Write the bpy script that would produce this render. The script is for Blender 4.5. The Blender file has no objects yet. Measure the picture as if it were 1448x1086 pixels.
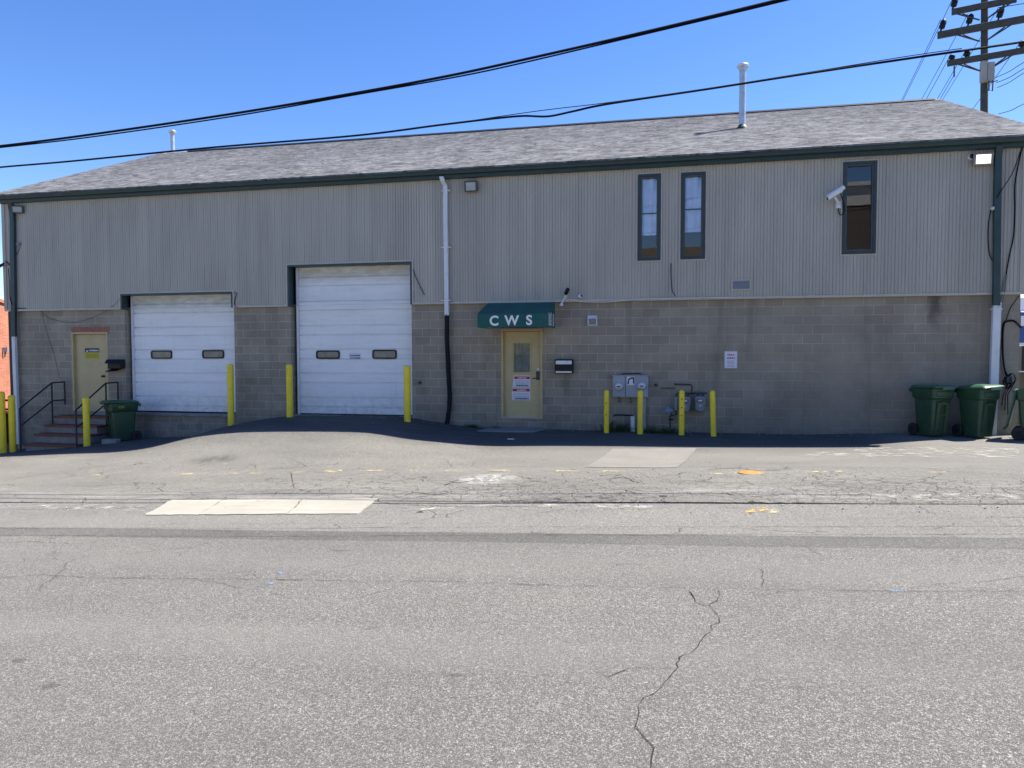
import bpy, bmesh, math, random
from mathutils import Vector, Matrix
from math import sin, cos, tan, atan, pi, radians, sqrt
random.seed(7)
scene = bpy.context.scene
COL = scene.collection

# ------------------------------------------------------------------ camera calibration (1448 x 1086 photograph)
F = 1060.0; PSI = atan(1060/4651.0); PIT = atan(46/1060.0); ROLL = -.002; DIST = 17.37; EYE = 1.75
CAMM = Matrix.Rotation(PSI, 3, 'Z') @ Matrix.Rotation(pi/2-PIT, 3, 'X') @ Matrix.Rotation(ROLL, 3, 'Z')
CPOS = Vector((0, -DIST, EYE))
def ray(x, y): return CAMM @ Vector(((x-724)/F, -(y-543)/F, -1.0))
def at(x, y, Y=0.0):
    d = ray(x, y); t = (Y-CPOS.y)/d.y
    return CPOS + d*t
def atz(x, y, Z):
    d = ray(x, y); t = (Z-CPOS.z)/d.z
    return CPOS + d*t
def lerp(a, b, t): return a+(b-a)*t
def sm(t):
    t = max(0, min(1, t)); return t*t*(3-2*t)
BASE = [(-60,-2.2),(-19,-1.0),(-18.1,-.96),(-17.7,-.92),(-14.3,-.56),(-12.15,-.46),(-11.75,-.36),(-11.3,-.16),(-10.6,.01),(-9.6,.125),(-8,.15),
        (-6.5,.14),(-5.75,-.03),(-4.5,-.12),(-3.04,-.09),(-1.7,-.09),(-.6,-.10),(1,-.09),(2.8,-.08),(4.6,-.02),(6.35,-.02),(12,.1),(40,.9)]
def base_z(X):
    if X <= BASE[0][0]: return BASE[0][1]
    for (a, za), (b, zb) in zip(BASE, BASE[1:]):
        if X <= b:
            return lerp(za, zb, (X-a)/(b-a))
    return BASE[-1][1]
def base_sm(X):
    s = 0; w = 0
    for k in range(-3, 4):
        q = 4-abs(k); s += q*base_z(X+k*.2); w += q
    return s/w
LIP = -8.62
def zg(X, Y):
    Xc = max(-60, min(40, X))
    plane = .042*Xc; bs = -.285+.037*Xc
    t = sm((Y+8.6)/8.0)
    z = lerp(plane, bs, t)
    bump = base_sm(Xc)-bs
    reach = 4.5+1.3*sm((Xc+13.2)/1.4)*sm((-3.6-Xc)/1.6)
    z += bump*(1-sm((-Y-.35)/reach))
    if Y > LIP: z += .011
    elif Y > -10.1: z -= .02*sin(pi*(Y+10.1)/(LIP+10.1))
    z += .012*sin(X*.9+Y*.5)*sin(Y*1.3-X*.31)*(1 if Y > LIP else .4)
    return z
def G(x, y):
    d = ray(x, y); t = 1.0
    while t < 60:
        p = CPOS+d*t
        if p.z < zg(p.x, p.y) or p.y > 3: break
        t += .05
    lo, hi = t-.05, t
    for _ in range(14):
        m = (lo+hi)/2; p = CPOS+d*m
        if p.z < zg(p.x, p.y): hi = m
        else: lo = m
    return CPOS+d*hi

# ------------------------------------------------------------------ scene helpers
class MB:
    def __init__(s): s.bm = bmesh.new()
    def v(s, *p): return s.bm.verts.new(p)
    def face(s, pts):
        try: return s.bm.faces.new([s.bm.verts.new(p) for p in pts])
        except ValueError: return None
    def box(s, x0, x1, y0, y1, z0, z1, M=None):
        if x0 > x1: x0, x1 = x1, x0
        if y0 > y1: y0, y1 = y1, y0
        if z0 > z1: z0, z1 = z1, z0
        c = [Vector((x, y, z)) for z in (z0, z1) for y in (y0, y1) for x in (x0, x1)]
        if M: c = [M @ q for q in c]
        v = [s.bm.verts.new(q) for q in c]
        for f in ((0,2,3,1),(4,5,7,6),(0,1,5,4),(2,6,7,3),(0,4,6,2),(1,3,7,5)): s.bm.faces.new([v[i] for i in f])
        return s
    def loft(s, rings, cap=True):
        R = [[s.bm.verts.new(p) for p in r] for r in rings]
        n = len(R[0])
        for a, b in zip(R, R[1:]):
            for i in range(n): s.bm.faces.new((a[i], a[(i+1) % n], b[(i+1) % n], b[i]))
        if cap:
            s.bm.faces.new(list(reversed(R[0]))); s.bm.faces.new(R[-1])
        return s
    def tube(s, pts, r, seg=8, cap=True):
        pts = [Vector(p) for p in pts]; rings = []; up = None
        for i, p in enumerate(pts):
            a = pts[max(0, i-1)]; b = pts[min(len(pts)-1, i+1)]
            d = (b-a).normalized()
            if up is None:
                up = Vector((0, 0, 1)) if abs(d.z) < .9 else Vector((1, 0, 0))
            x = d.cross(up).normalized(); y = x.cross(d).normalized(); up = y
            rr = r[i] if isinstance(r, (list, tuple)) else r
            rings.append([p+x*rr*cos(2*pi*k/seg)+y*rr*sin(2*pi*k/seg) for k in range(seg)])
        return s.loft(rings, cap)
    def lathe(s, prof, c=(0, 0, 0), seg=20, M=None):
        rings = []
        for r, z in prof:
            q = [Vector((c[0]+r*cos(2*pi*k/seg), c[1]+r*sin(2*pi*k/seg), c[2]+z)) for k in range(seg)]
            if M: q = [M @ p for p in q]
            rings.append(q)
        return s.loft(rings)
    def prism(s, poly, y0, y1):          # poly in (x,z), extruded in y
        return s.loft([[(x, y0, z) for x, z in poly], [(x, y1, z) for x, z in poly]])
    def build(s, name, mat, parent=None, smooth=False, bevel=0, seg=1, merge=False, off=None):
        if merge: bmesh.ops.remove_doubles(s.bm, verts=s.bm.verts, dist=1e-5)
        if bevel: bmesh.ops.bevel(s.bm, geom=list(s.bm.edges), offset=bevel, segments=seg, affect='EDGES', profile=.6)
        bmesh.ops.recalc_face_normals(s.bm, faces=s.bm.faces)
        if off is not None: bmesh.ops.translate(s.bm, verts=s.bm.verts, vec=-Vector(off))
        me = bpy.data.meshes.new(name); s.bm.to_mesh(me); s.bm.free()
        o = bpy.data.objects.new(name, me); COL.objects.link(o)
        me.materials.append(mat)
        if smooth:
            for p in me.polygons: p.use_smooth = True
            try: me.set_sharp_from_angle(angle=radians(40))
            except Exception: pass
        if parent: o.parent = parent
        return o
def tag(o, label=None, cat=None, group=None, kind=None):
    if label: o['label'] = label
    if cat: o['category'] = cat
    if group: o['group'] = group
    if kind: o['kind'] = kind
    return o
def thing(name, label, cat, loc=(0, 0, 0), rz=0, group=None):
    o = bpy.data.objects.new(name, None); COL.objects.link(o)
    o.empty_display_size = .2
    o.location = loc; o.rotation_euler = (0, 0, rz)
    return tag(o, label, cat, group)
def copy_tree(o, parent=None):
    c = o.copy(); COL.objects.link(c)
    if parent: c.parent = parent
    for ch in list(o.children): copy_tree(ch, c)
    return c
def text(name, body, size, mat, parent, loc, rot=(pi/2, 0, 0), ext=.002, bold=0.0, align='CENTER'):
    cu = bpy.data.curves.new(name, 'FONT'); cu.body = body; cu.size = size; cu.extrude = ext; cu.offset = bold
    cu.align_x = align; cu.align_y = 'CENTER'
    t = bpy.data.objects.new('tmp_text', cu); COL.objects.link(t)
    dg = bpy.context.evaluated_depsgraph_get(); dg.update()
    me = bpy.data.meshes.new_from_object(t.evaluated_get(dg))
    bpy.data.objects.remove(t); bpy.data.curves.remove(cu)
    me.name = name; me.materials.clear(); me.materials.append(mat)
    o = bpy.data.objects.new(name, me); COL.objects.link(o)
    o.location = loc; o.rotation_euler = rot
    if parent: o.parent = parent
    return o

# ------------------------------------------------------------------ materials
class NT:
    def __init__(s, name):
        s.m = bpy.data.materials.new(name); s.m.use_nodes = True
        s.t = s.m.node_tree; s.n = s.t.nodes; s.b = s.n['Principled BSDF']
    def new(s, typ, **kw):
        q = s.n.new(typ)
        for k, v in kw.items():
            if k in q.inputs.keys() if isinstance(k, str) else False: q.inputs[k].default_value = v
            else: setattr(q, k, v)
        return q
    def link(s, a, b): s.t.links.new(a, b)
    def pos(s): return s.new('ShaderNodeNewGeometry').outputs['Position']
    def obj(s): return s.new('ShaderNodeTexCoord').outputs['Object']
    def mapping(s, vec, scale=(1, 1, 1), loc=(0, 0, 0), rot=(0, 0, 0)):
        q = s.new('ShaderNodeMapping'); q.inputs['Scale'].default_value = scale; q.inputs['Location'].default_value = loc
        q.inputs['Rotation'].default_value = rot
        s.link(vec, q.inputs['Vector']); return q.outputs[0]
    def noise(s, vec, scale, detail=3, rough=.5, dist=0):
        q = s.new('ShaderNodeTexNoise'); q.inputs['Scale'].default_value = scale; q.inputs['Detail'].default_value = detail
        q.inputs['Roughness'].default_value = rough; q.inputs['Distortion'].default_value = dist
        s.link(vec, q.inputs['Vector']); return q.outputs['Fac']
    def noisec(s, vec, scale, detail=2):
        q = s.new('ShaderNodeTexNoise'); q.inputs['Scale'].default_value = scale; q.inputs['Detail'].default_value = detail
        s.link(vec, q.inputs['Vector']); return q.outputs['Color']
    def vor(s, vec, scale, feature='F1', out='Distance'):
        q = s.new('ShaderNodeTexVoronoi'); q.feature = feature; q.inputs['Scale'].default_value = scale
        s.link(vec, q.inputs['Vector']); return q.outputs[out]
    def ramp(s, fac, a, b, ca=(0, 0, 0), cb=(1, 1, 1), interp='LINEAR'):
        q = s.new('ShaderNodeValToRGB'); q.color_ramp.interpolation = interp
        e = q.color_ramp.elements; e[0].position = a; e[1].position = b
        e[0].color = (*ca, 1); e[1].color = (*cb, 1)
        s.link(fac, q.inputs[0]); return q.outputs[0]
    def mr(s, val, a, b, c=0, d=1):
        q = s.new('ShaderNodeMapRange'); q.interpolation_type = 'SMOOTHSTEP'
        for i, x in enumerate((a, b, c, d)): q.inputs[i+1].default_value = x
        s.link(val, q.inputs[0]); return q.outputs[0]
    def math(s, op, a, b=None, clamp=False):
        q = s.new('ShaderNodeMath'); q.operation = op; q.use_clamp = clamp
        for i, x in enumerate((a, b)):
            if x is None: continue
            if isinstance(x, (int, float)): q.inputs[i].default_value = x
            else: s.link(x, q.inputs[i])
        return q.outputs[0]
    def mix(s, fac, a, b, mode='MIX'):
        q = s.new('ShaderNodeMix'); q.data_type = 'RGBA'; q.blend_type = mode
        for i, x in ((0, fac), (6, a), (7, b)):
            if isinstance(x, (int, float)): q.inputs[i].default_value = x
            elif isinstance(x, tuple): q.inputs[i].default_value = (*x, 1) if len(x) == 3 else x
            else: s.link(x, q.inputs[i])
        return q.outputs[2]
    def xyz(s, vec):
        q = s.new('ShaderNodeSeparateXYZ'); s.link(vec, q.inputs[0]); return q.outputs
    def comb(s, x, y, z=0.0):
        q = s.new('ShaderNodeCombineXYZ')
        for i, a in enumerate((x, y, z)):
            if isinstance(a, (int, float)): q.inputs[i].default_value = a
            else: s.link(a, q.inputs[i])
        return q.outputs[0]
    def bump(s, h, strength=.3, dist=.01):
        q = s.new('ShaderNodeBump'); q.inputs['Strength'].default_value = strength; q.inputs['Distance'].default_value = dist
        s.link(h, q.inputs['Height']); s.link(q.outputs[0], s.b.inputs['Normal'])
    def done(s, col=None, rough=.7, metal=0, spec=None):
        if col is not None:
            if isinstance(col, tuple): s.b.inputs['Base Color'].default_value = (*col, 1)
            else: s.link(col, s.b.inputs['Base Color'])
        if isinstance(rough, (int, float)): s.b.inputs['Roughness'].default_value = rough
        else: s.link(rough, s.b.inputs['Roughness'])
        s.b.inputs['Metallic'].default_value = metal
        if spec is not None: s.b.inputs['Specular IOR Level'].default_value = spec
        return s.m
def worn(name, c, var=.15, scale=6, rough=.6, metal=0, bump=.05, dirt=None, spec=None):
    t = NT(name); p = t.pos()
    n = t.noise(p, scale, 5, .6); n2 = t.noise(p, scale*9, 3, .6)
    lo = tuple(x*(1-var) for x in c); hi = tuple(min(1, x*(1+var)) for x in c)
    col = t.ramp(n, .3, .7, lo, hi)
    if dirt:
        m = t.ramp(t.noise(p, scale*2.3, 6, .7), .56, .72)
        col = t.mix(t.math('MULTIPLY', m, .7), col, dirt)
    if bump: t.bump(n2, bump, .004)
    return t.done(col, t.ramp(n2, .3, .7, (rough*.85,)*3, (min(1, rough*1.15),)*3), metal, spec)
M = {}
M['teal'] = worn('teal_trim_paint', (.020, .046, .049), .18, 4, .45)
M['white_pvc'] = worn('white_plastic', (.62, .64, .67), .06, 3, .4, dirt=(.42, .41, .38))
M['black_plastic'] = worn('black_plastic', (.007, .007, .009), .3, 8, .5, spec=.3)
M['black_metal'] = worn('black_metal', (.010, .011, .018), .3, 9, .4, .3)
M['navy_paint'] = worn('dark_navy_paint', (.008, .009, .022), .3, 9, .55)
M['galv'] = worn('galvanised_metal', (.48, .50, .52), .15, 7, .42, .75)
M['grey_paint'] = worn('grey_enamel', (.28, .31, .34), .08, 5, .45)
M['meter_grey'] = worn('meter_grey_paint', (.20, .23, .27), .12, 9, .5)
M['dark_pipe'] = worn('dark_iron_pipe', (.045, .045, .05), .3, 12, .6)
M['cable'] = worn('black_rubber_cable', (.004, .004, .006), .2, 6, .7, spec=.12)
M['grey_cable'] = worn('grey_cable', (.20, .20, .19), .2, 6, .6)
M['tan_trim'] = worn('tan_trim_paint', (.44, .41, .345), .10, 5, .5, dirt=(.30, .28, .235))
M['door_paint'] = worn('olive_tan_door_paint', (.45, .365, .19), .07, 3, .45, dirt=(.33, .26, .13))
M['door_frame'] = worn('tan_frame_paint', (.46, .365, .185), .1, 4, .5)
M['bin_green'] = worn('dark_green_plastic', (.021, .060, .032), .14, 5, .42, dirt=(.05, .075, .055))
M['bin_lid'] = worn('green_lid_plastic', (.03, .095, .055), .15, 5, .38, dirt=(.07, .10, .07))
M['white_paint'] = worn('white_lettering', (.72, .74, .76), .05, 8, .6, bump=0)
M['white_metal'] = worn('white_enamel', (.66, .67, .69), .06, 8, .4)
M['paper'] = worn('white_paper', (.62, .64, .70), .06, 20, .7, bump=0)
M['ink'] = worn('dark_ink', (.06, .06, .10), .4, 60, .7, bump=0)
M['ink_blue'] = worn('faded_ink', (.24, .27, .38), .4, 60, .7, bump=0)
M['ink_red'] = worn('red_ink', (.42, .02, .04), .25, 40, .6, bump=0)
M['sign_yellow'] = worn('yellow_sign_face', (.42, .36, .03), .15, 25, .5, bump=0)
M['sign_olive'] = worn('olive_sign_ink', (.24, .20, .02), .2, 30, .5, bump=0)
M['brick_dark'] = worn('dark_red_brick', (.17, .060, .036), .3, 14, .75, bump=.15)
M['concrete_step'] = worn('grey_concrete', (.21, .205, .195), .2, 5, .85, bump=.2, dirt=(.10, .098, .09))
M['soldier'] = worn('lintel_brick', (.30, .13, .09), .25, 16, .8, bump=.15)
M['mortar'] = worn('pale_mortar', (.30, .29, .27), .15, 20, .9, bump=.2)
M['wood_pole'] = worn('weathered_pole_wood', (.050, .050, .042), .3, 5, .8, bump=.2)
M['pipe_white'] = worn('white_pipe', (.6, .61, .62), .1, 4, .45)
M['rubber'] = worn('black_rubber', (.01, .01, .012), .2, 12, .7)
M['lens'] = NT('dark_lens').done((.006, .006, .008), .08)
M['pole_box'] = worn('weathered_grey_box', (.30, .29, .27), .15, 6, .6)
M['flood_glass'] = worn('frosted_lamp_glass', (.35, .36, .36), .15, 9, .25)
M['chrome'] = NT('brushed_steel').done((.6, .6, .58), .25, 1.0)
M['brass'] = worn('brass', (.55, .42, .16), .2, 9, .35, 1.0)
M['grit'] = worn('loose_grit', (.30, .28, .24), .5, 40, .9, bump=0)
M['faint_wire'] = worn('faint_grey_wire', (.13, .12, .11), .2, 10, .7)
M['litter'] = worn('litter_paper', (.7, .7, .68), .1, 20, .8)
M['interior'] = NT('dim_interior').done((.07, .06, .055), .9)

def bollard_mat():
    t = NT('yellow_bollard_paint'); p = t.pos()
    n = t.noise(p, 5, 5, .6)
    col = t.ramp(n, .3, .72, (.80, .60, .02), (.92, .71, .03))
    stretch = t.mapping(p, (26, 26, 4))
    ch = t.ramp(t.noise(stretch, 1.0, 6, .75), .61, .66)
    col = t.mix(t.math('MULTIPLY', ch, .75), col, (.26, .19, .06))
    grime = t.ramp(t.noise(t.mapping(p, (9, 9, 1.5)), 1.0, 4, .6), .5, .8)
    col = t.mix(t.math('MULTIPLY', grime, .35), col, (.42, .32, .06))
    t.bump(t.noise(p, 60, 3), .12, .003)
    return t.done(col, .5)
M['yellow'] = bollard_mat()

def cmu_mat():
    t = NT('grey_concrete_block'); p = t.pos(); x, y, z = t.xyz(p)
    xs = t.math('ADD', x, y)
    wob = t.math('MULTIPLY', t.math('SUBTRACT', t.noise(p, 2.2, 2), .5), .012)
    uv = t.comb(t.math('ADD', xs, 40.13), t.math('ADD', t.math('ADD', z, 40*.2032-2.925), wob))
    br = t.new('ShaderNodeTexBrick'); br.offset = .5; br.squash = 1
    br.inputs['Scale'].default_value = 1; br.inputs['Brick Width'].default_value = .4064; br.inputs['Row Height'].default_value = .2032
    br.inputs['Mortar Size'].default_value = .007; br.inputs['Mortar Smooth'].default_value = .25
    br.inputs['Color1'].default_value = (.285, .25, .197, 1); br.inputs['Color2'].default_value = (.355, .312, .247, 1)
    br.inputs['Mortar'].default_value = (.48, .43, .35, 1); br.inputs['Bias'].default_value = -.1
    t.link(uv, br.inputs['Vector'])
    # right-hand part: joints tooled flush and painted over in patches
    fade = t.math('MULTIPLY', t.mr(x, -2.5, 3.5), t.ramp(t.noise(p, .55, 3, .6), .34, .56))
    base = t.mix(t.math('MULTIPLY', fade, .72), br.outputs['Color'], (.30, .264, .21))
    n = t.noise(p, .8, 5, .65)
    base = t.mix(t.ramp(n, .38, .68), base, t.mix(1.0, base, (.74, .73, .72), 'MULTIPLY'))
    gr = t.noise(p, 95, 3, .7)
    base = t.mix(.85, base, t.ramp(gr, .25, .75, (.74, .74, .74), (1.22, 1.22, 1.22)), 'MULTIPLY')
    # vertical runs of dirt and a splash band at the foot, both broken up
    run = t.ramp(t.noise(t.mapping(p, (2.2, 2.2, .22)), 1.0, 5, .65), .56, .74)
    base = t.mix(t.math('MULTIPLY', run, .42), base, (.11, .10, .085))
    foot = t.math('MULTIPLY', t.mr(z, .55, -.2), t.ramp(t.noise(p, 3, 4, .7), .3, .6))
    base = t.mix(t.math('MULTIPLY', foot, .45), base, (.085, .08, .068))
    # one tall damp streak under the siding, and rust below the boxes
    st = t.math('MULTIPLY', t.mr(t.math('ABSOLUTE', t.math('ADD', t.math('SUBTRACT', x, 5.13), t.math('MULTIPLY', t.math('SUBTRACT', t.noise(p, 4, 4, .7), .5), .45))), .19, .02), t.mr(z, 2.0, 2.7))
    base = t.mix(t.math('MULTIPLY', st, .6), base, (.03, .03, .028))
    st2 = t.math('MULTIPLY', t.mr(t.math('ABSOLUTE', t.math('SUBTRACT', x, -2.65)), .2, .02), t.math('MULTIPLY', t.mr(z, .55, 1.0), t.mr(z, 1.4, 1.25)))
    base = t.mix(t.math('MULTIPLY', st2, .35), base, (.07, .06, .045))
    # white efflorescence on the low wall under the small dock door
    ef = t.math('MULTIPLY', t.math('MULTIPLY', t.mr(x, -14.2, -13.2), t.mr(x, -11.4, -11.9)), t.mr(z, .05, -.15))
    ef = t.math('MULTIPLY', ef, t.ramp(t.noise(p, 7, 6, .75, 1.5), .5, .66))
    base = t.mix(t.math('MULTIPLY', ef, .5), base, (.33, .33, .32))
    h = t.math('ADD', t.math('MULTIPLY', br.outputs['Fac'], -.8), t.math('MULTIPLY', gr, .35))
    t.bump(h, .55, .006)
    return t.done(base, .92, 0, .25)
M['cmu'] = cmu_mat()

def siding_mat():
    t = NT('grey_ribbed_siding'); p = t.pos(); x, y, z = t.xyz(p)
    cell = t.math('FLOOR', t.math('DIVIDE', x, .2032))
    wn = t.new('ShaderNodeTexWhiteNoise'); wn.noise_dimensions = '1D'; t.link(cell, wn.inputs['W'])
    base = t.ramp(wn.outputs['Value'], 0, 1, (.405, .378, .325), (.442, .413, .355))
    n = t.noise(t.mapping(p, (1.1, 1.1, .25)), 1.0, 5, .6)
    base = t.mix(t.ramp(n, .35, .7), base, t.mix(1.0, base, (.80, .80, .80), 'MULTIPLY'))
    wx = t.ramp(t.noise(t.mapping(p, (9, 9, .7)), 1.0, 5, .7), .5, .78)
    base = t.mix(t.math('MULTIPLY', wx, .3), base, (.46, .425, .36))
    # dust line low and weathering high, broken up
    tp = t.math('MULTIPLY', t.mr(z, 5.2, 5.9), t.ramp(t.noise(t.mapping(p, (6, 6, 1.5)), 1.0, 4, .6), .3, .7))
    base = t.mix(t.math('MULTIPLY', tp, .4), base, (.47, .42, .34))
    t.bump(t.noise(t.mapping(p, (30, 30, 3)), 1.0, 3), .06, .004)
    return t.done(base, .55, 0, .35)
M['siding'] = siding_mat()

def garage_mat():
    t = NT('white_garage_door_paint'); p = t.pos(); x, y, z = t.xyz(p)
    n = t.noise(t.mapping(p, (.8, .8, 6)), 1.0, 4, .6)
    base = t.ramp(n, .3, .7, (.74, .745, .76), (.81, .815, .83))
    return_top = None
    s = t.ramp(t.noise(t.mapping(p, (2.5, 2.5, 14)), 1.0, 5, .7), .5, .72)
    base = t.mix(t.math('MULTIPLY', s, .22), base, (.42, .42, .42))
    drip = t.ramp(t.noise(t.mapping(p, (14, 14, .8)), 1.0, 5, .7), .56, .75)
    base = t.mix(t.math('MULTIPLY', drip, .22), base, (.38, .37, .34))
    foot = t.math('MULTIPLY', t.mr(z, .9, .15), t.ramp(t.noise(p, 6, 5, .7), .38, .66))
    base = t.mix(t.math('MULTIPLY', foot, .5), base, (.36, .345, .31))
    sc = t.ramp(t.noise(t.mapping(p, (3.5, 3.5, 22)), 1.0, 5, .75, 1.0), .64, .70)
    base = t.mix(t.math('MULTIPLY', sc, .35), base, (.30, .29, .27))
    return t, base, z
def garage_paint(name, ztop):
    t, base, z = garage_mat(); t.m.name = name
    p = t.pos()
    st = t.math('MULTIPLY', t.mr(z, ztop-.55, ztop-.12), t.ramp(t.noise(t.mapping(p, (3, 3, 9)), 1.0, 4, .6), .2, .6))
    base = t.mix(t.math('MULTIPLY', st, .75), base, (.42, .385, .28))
    t.bump(t.noise(t.mapping(p, (1, 1, 90)), 1.0, 2), .05, .002)
    return t.done(base, .5)

def shingle_mat():
    t = NT('grey_asphalt_shingles'); p = t.pos(); x, y, z = t.xyz(p)
    uv = t.comb(t.math('ADD', x, 60), t.math('MULTIPLY', t.math('ADD', y, .36), 1.0823))
    br = t.new('ShaderNodeTexBrick'); br.offset = .37; br.offset_frequency = 3
    br.inputs['Scale'].default_value = 1; br.inputs['Brick Width'].default_value = .30; br.inputs['Row Height'].default_value = .1436
    br.inputs['Mortar Size'].default_value = .002; br.inputs['Bias'].default_value = 0
    br.inputs['Color1'].default_value = (.105, .105, .108, 1); br.inputs['Color2'].default_value = (.30, .299, .30, 1)
    br.inputs['Mortar'].default_value = (.07, .07, .07, 1)
    t.link(uv, br.inputs['Vector'])
    n = t.noise(t.mapping(p, (2.6, 3.0, 3.0)), 1.0, 4, .68, 1.6)
    base = t.mix(.62, br.outputs['Color'], t.ramp(n, .38, .62, (.062, .063, .067), (.335, .337, .345)))
    base = t.mix(t.ramp(t.noise(p, .35, 3), .4, .7), base, t.mix(1.0, base, (.88, .88, .9), 'MULTIPLY'))
    gr = t.noise(p, 160, 2, .6)
    base = t.mix(.8, base, t.ramp(gr, .3, .7, (.75, .75, .75), (1.25, 1.25, 1.25)), 'MULTIPLY')
    t.bump(t.math('ADD', gr, t.math('MULTIPLY', br.outputs['Fac'], -1)), .5, .004)
    return t.done(base, .95, 0, .2)
M['shingle'] = shingle_mat()

def asphalt(name, dark, light, patch=.25, cracks=None, fine=1.0, extra=None):
    t = NT(name); p = t.pos(); x, y, z = t.xyz(p)
    fl = t.comb(x, y, 0.0)
    warp = t.mix(.5, fl, t.noisec(fl, 14, 2), 'ADD')
    a = t.noise(fl, 58, 4, .72, 2.2)
    b = t.vor(fl, 62)
    c = t.noise(fl, 150, 2, .6)
    g = t.math('ADD', t.math('MULTIPLY', a, .75), t.math('ADD', t.math('MULTIPLY', b, .35), t.math('MULTIPLY', c, .2)))
    col = t.ramp(g, .46, .74, dark, light)
    stone = t.ramp(t.noise(fl, 92, 2, .5, 1.8), .64, .76)
    col = t.mix(t.math('MULTIPLY', stone, .3), col, tuple(min(1, q*1.25) for q in light))
    pit = t.ramp(t.noise(fl, 74, 3, .65, 2.0), .45, .33)
    col = t.mix(t.math('MULTIPLY', pit, .85), col, tuple(q*.55 for q in dark))
    big = t.noise(t.mapping(fl, (.35, .8, 1)), 1.0, 5, .62)
    col = t.mix(t.ramp(big, .35, .68), col, t.mix(1.0, col, (1-patch, 1-patch, 1-patch*.95), 'MULTIPLY'))
    med = t.ramp(t.noise(fl, 2.6, 4, .7), .6, .76)
    col = t.mix(t.math('MULTIPLY', med, .25), col, tuple(q*.62 for q in dark))
    crk = None
    if cracks:
        wv = t.mix(.16, fl, t.noisec(fl, 5, 3), 'ADD')
        for sc, wid, lo, hi, reg, amt in cracks:
            e = t.vor(wv, sc, 'DISTANCE_TO_EDGE')
            m = t.ramp(e, 0.0, wid, (1, 1, 1), (0, 0, 0))
            msk = t.ramp(t.noise(t.mapping(fl, (.5, .9, 1), (sc*3, sc, 0)), 1.0, 4, .65), lo, hi)
            m = t.math('MULTIPLY', m, msk)
            if reg:
                y0, y1, y2, y3 = reg[:4]
                m = t.math('MULTIPLY', m, t.math('MULTIPLY', t.mr(y, y0, y1), t.mr(y, y3, y2)))
                if len(reg) > 4: m = t.math('MULTIPLY', m, t.mr(x, reg[4], reg[5]))
            m = t.math('MULTIPLY', m, amt)
            crk = m if crk is None else t.math('MAXIMUM', crk, m)
        col = t.mix(crk, col, (.018, .017, .016))
    if extra: col = extra(t, col, x, y, fl)
    h = t.math('ADD', t.math('MULTIPLY', g, 1.0), t.math('MULTIPLY', stone, .3))
    if crk is not None: h = t.math('SUBTRACT', h, t.math('MULTIPLY', crk, 2))
    t.bump(h, .95*fine, .010)
    return t.done(col, .93, 0, .25)
def road_extra(t, col, x, y, fl):
    # polished wheel paths along the street and faint oil drips
    w = t.math('SINE', t.math('MULTIPLY', t.math('ADD', y, .6), 3.4))
    w = t.math('MULTIPLY', t.mr(w, .2, 1.0), t.ramp(t.noise(t.mapping(fl, (.15, .9, 1)), 1.0, 3), .35, .65))
    col = t.mix(t.math('MULTIPLY', w, .3), col, (.215, .21, .195))
    d = t.ramp(t.noise(t.mapping(fl, (2.1, 3.0, 1)), 1.0, 3, .5), .70, .735)
    col = t.mix(t.math('MULTIPLY', d, .55), col, (.05, .048, .044))
    # long faint repair lanes of slightly different age
    pl = t.ramp(t.noise(t.mapping(fl, (.06, .55, 1), (7, 2, 0)), 1.0, 4, .6), .47, .56)
    col = t.mix(t.math('MULTIPLY', pl, .16), col, (.11, .107, .10))
    return col
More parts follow.
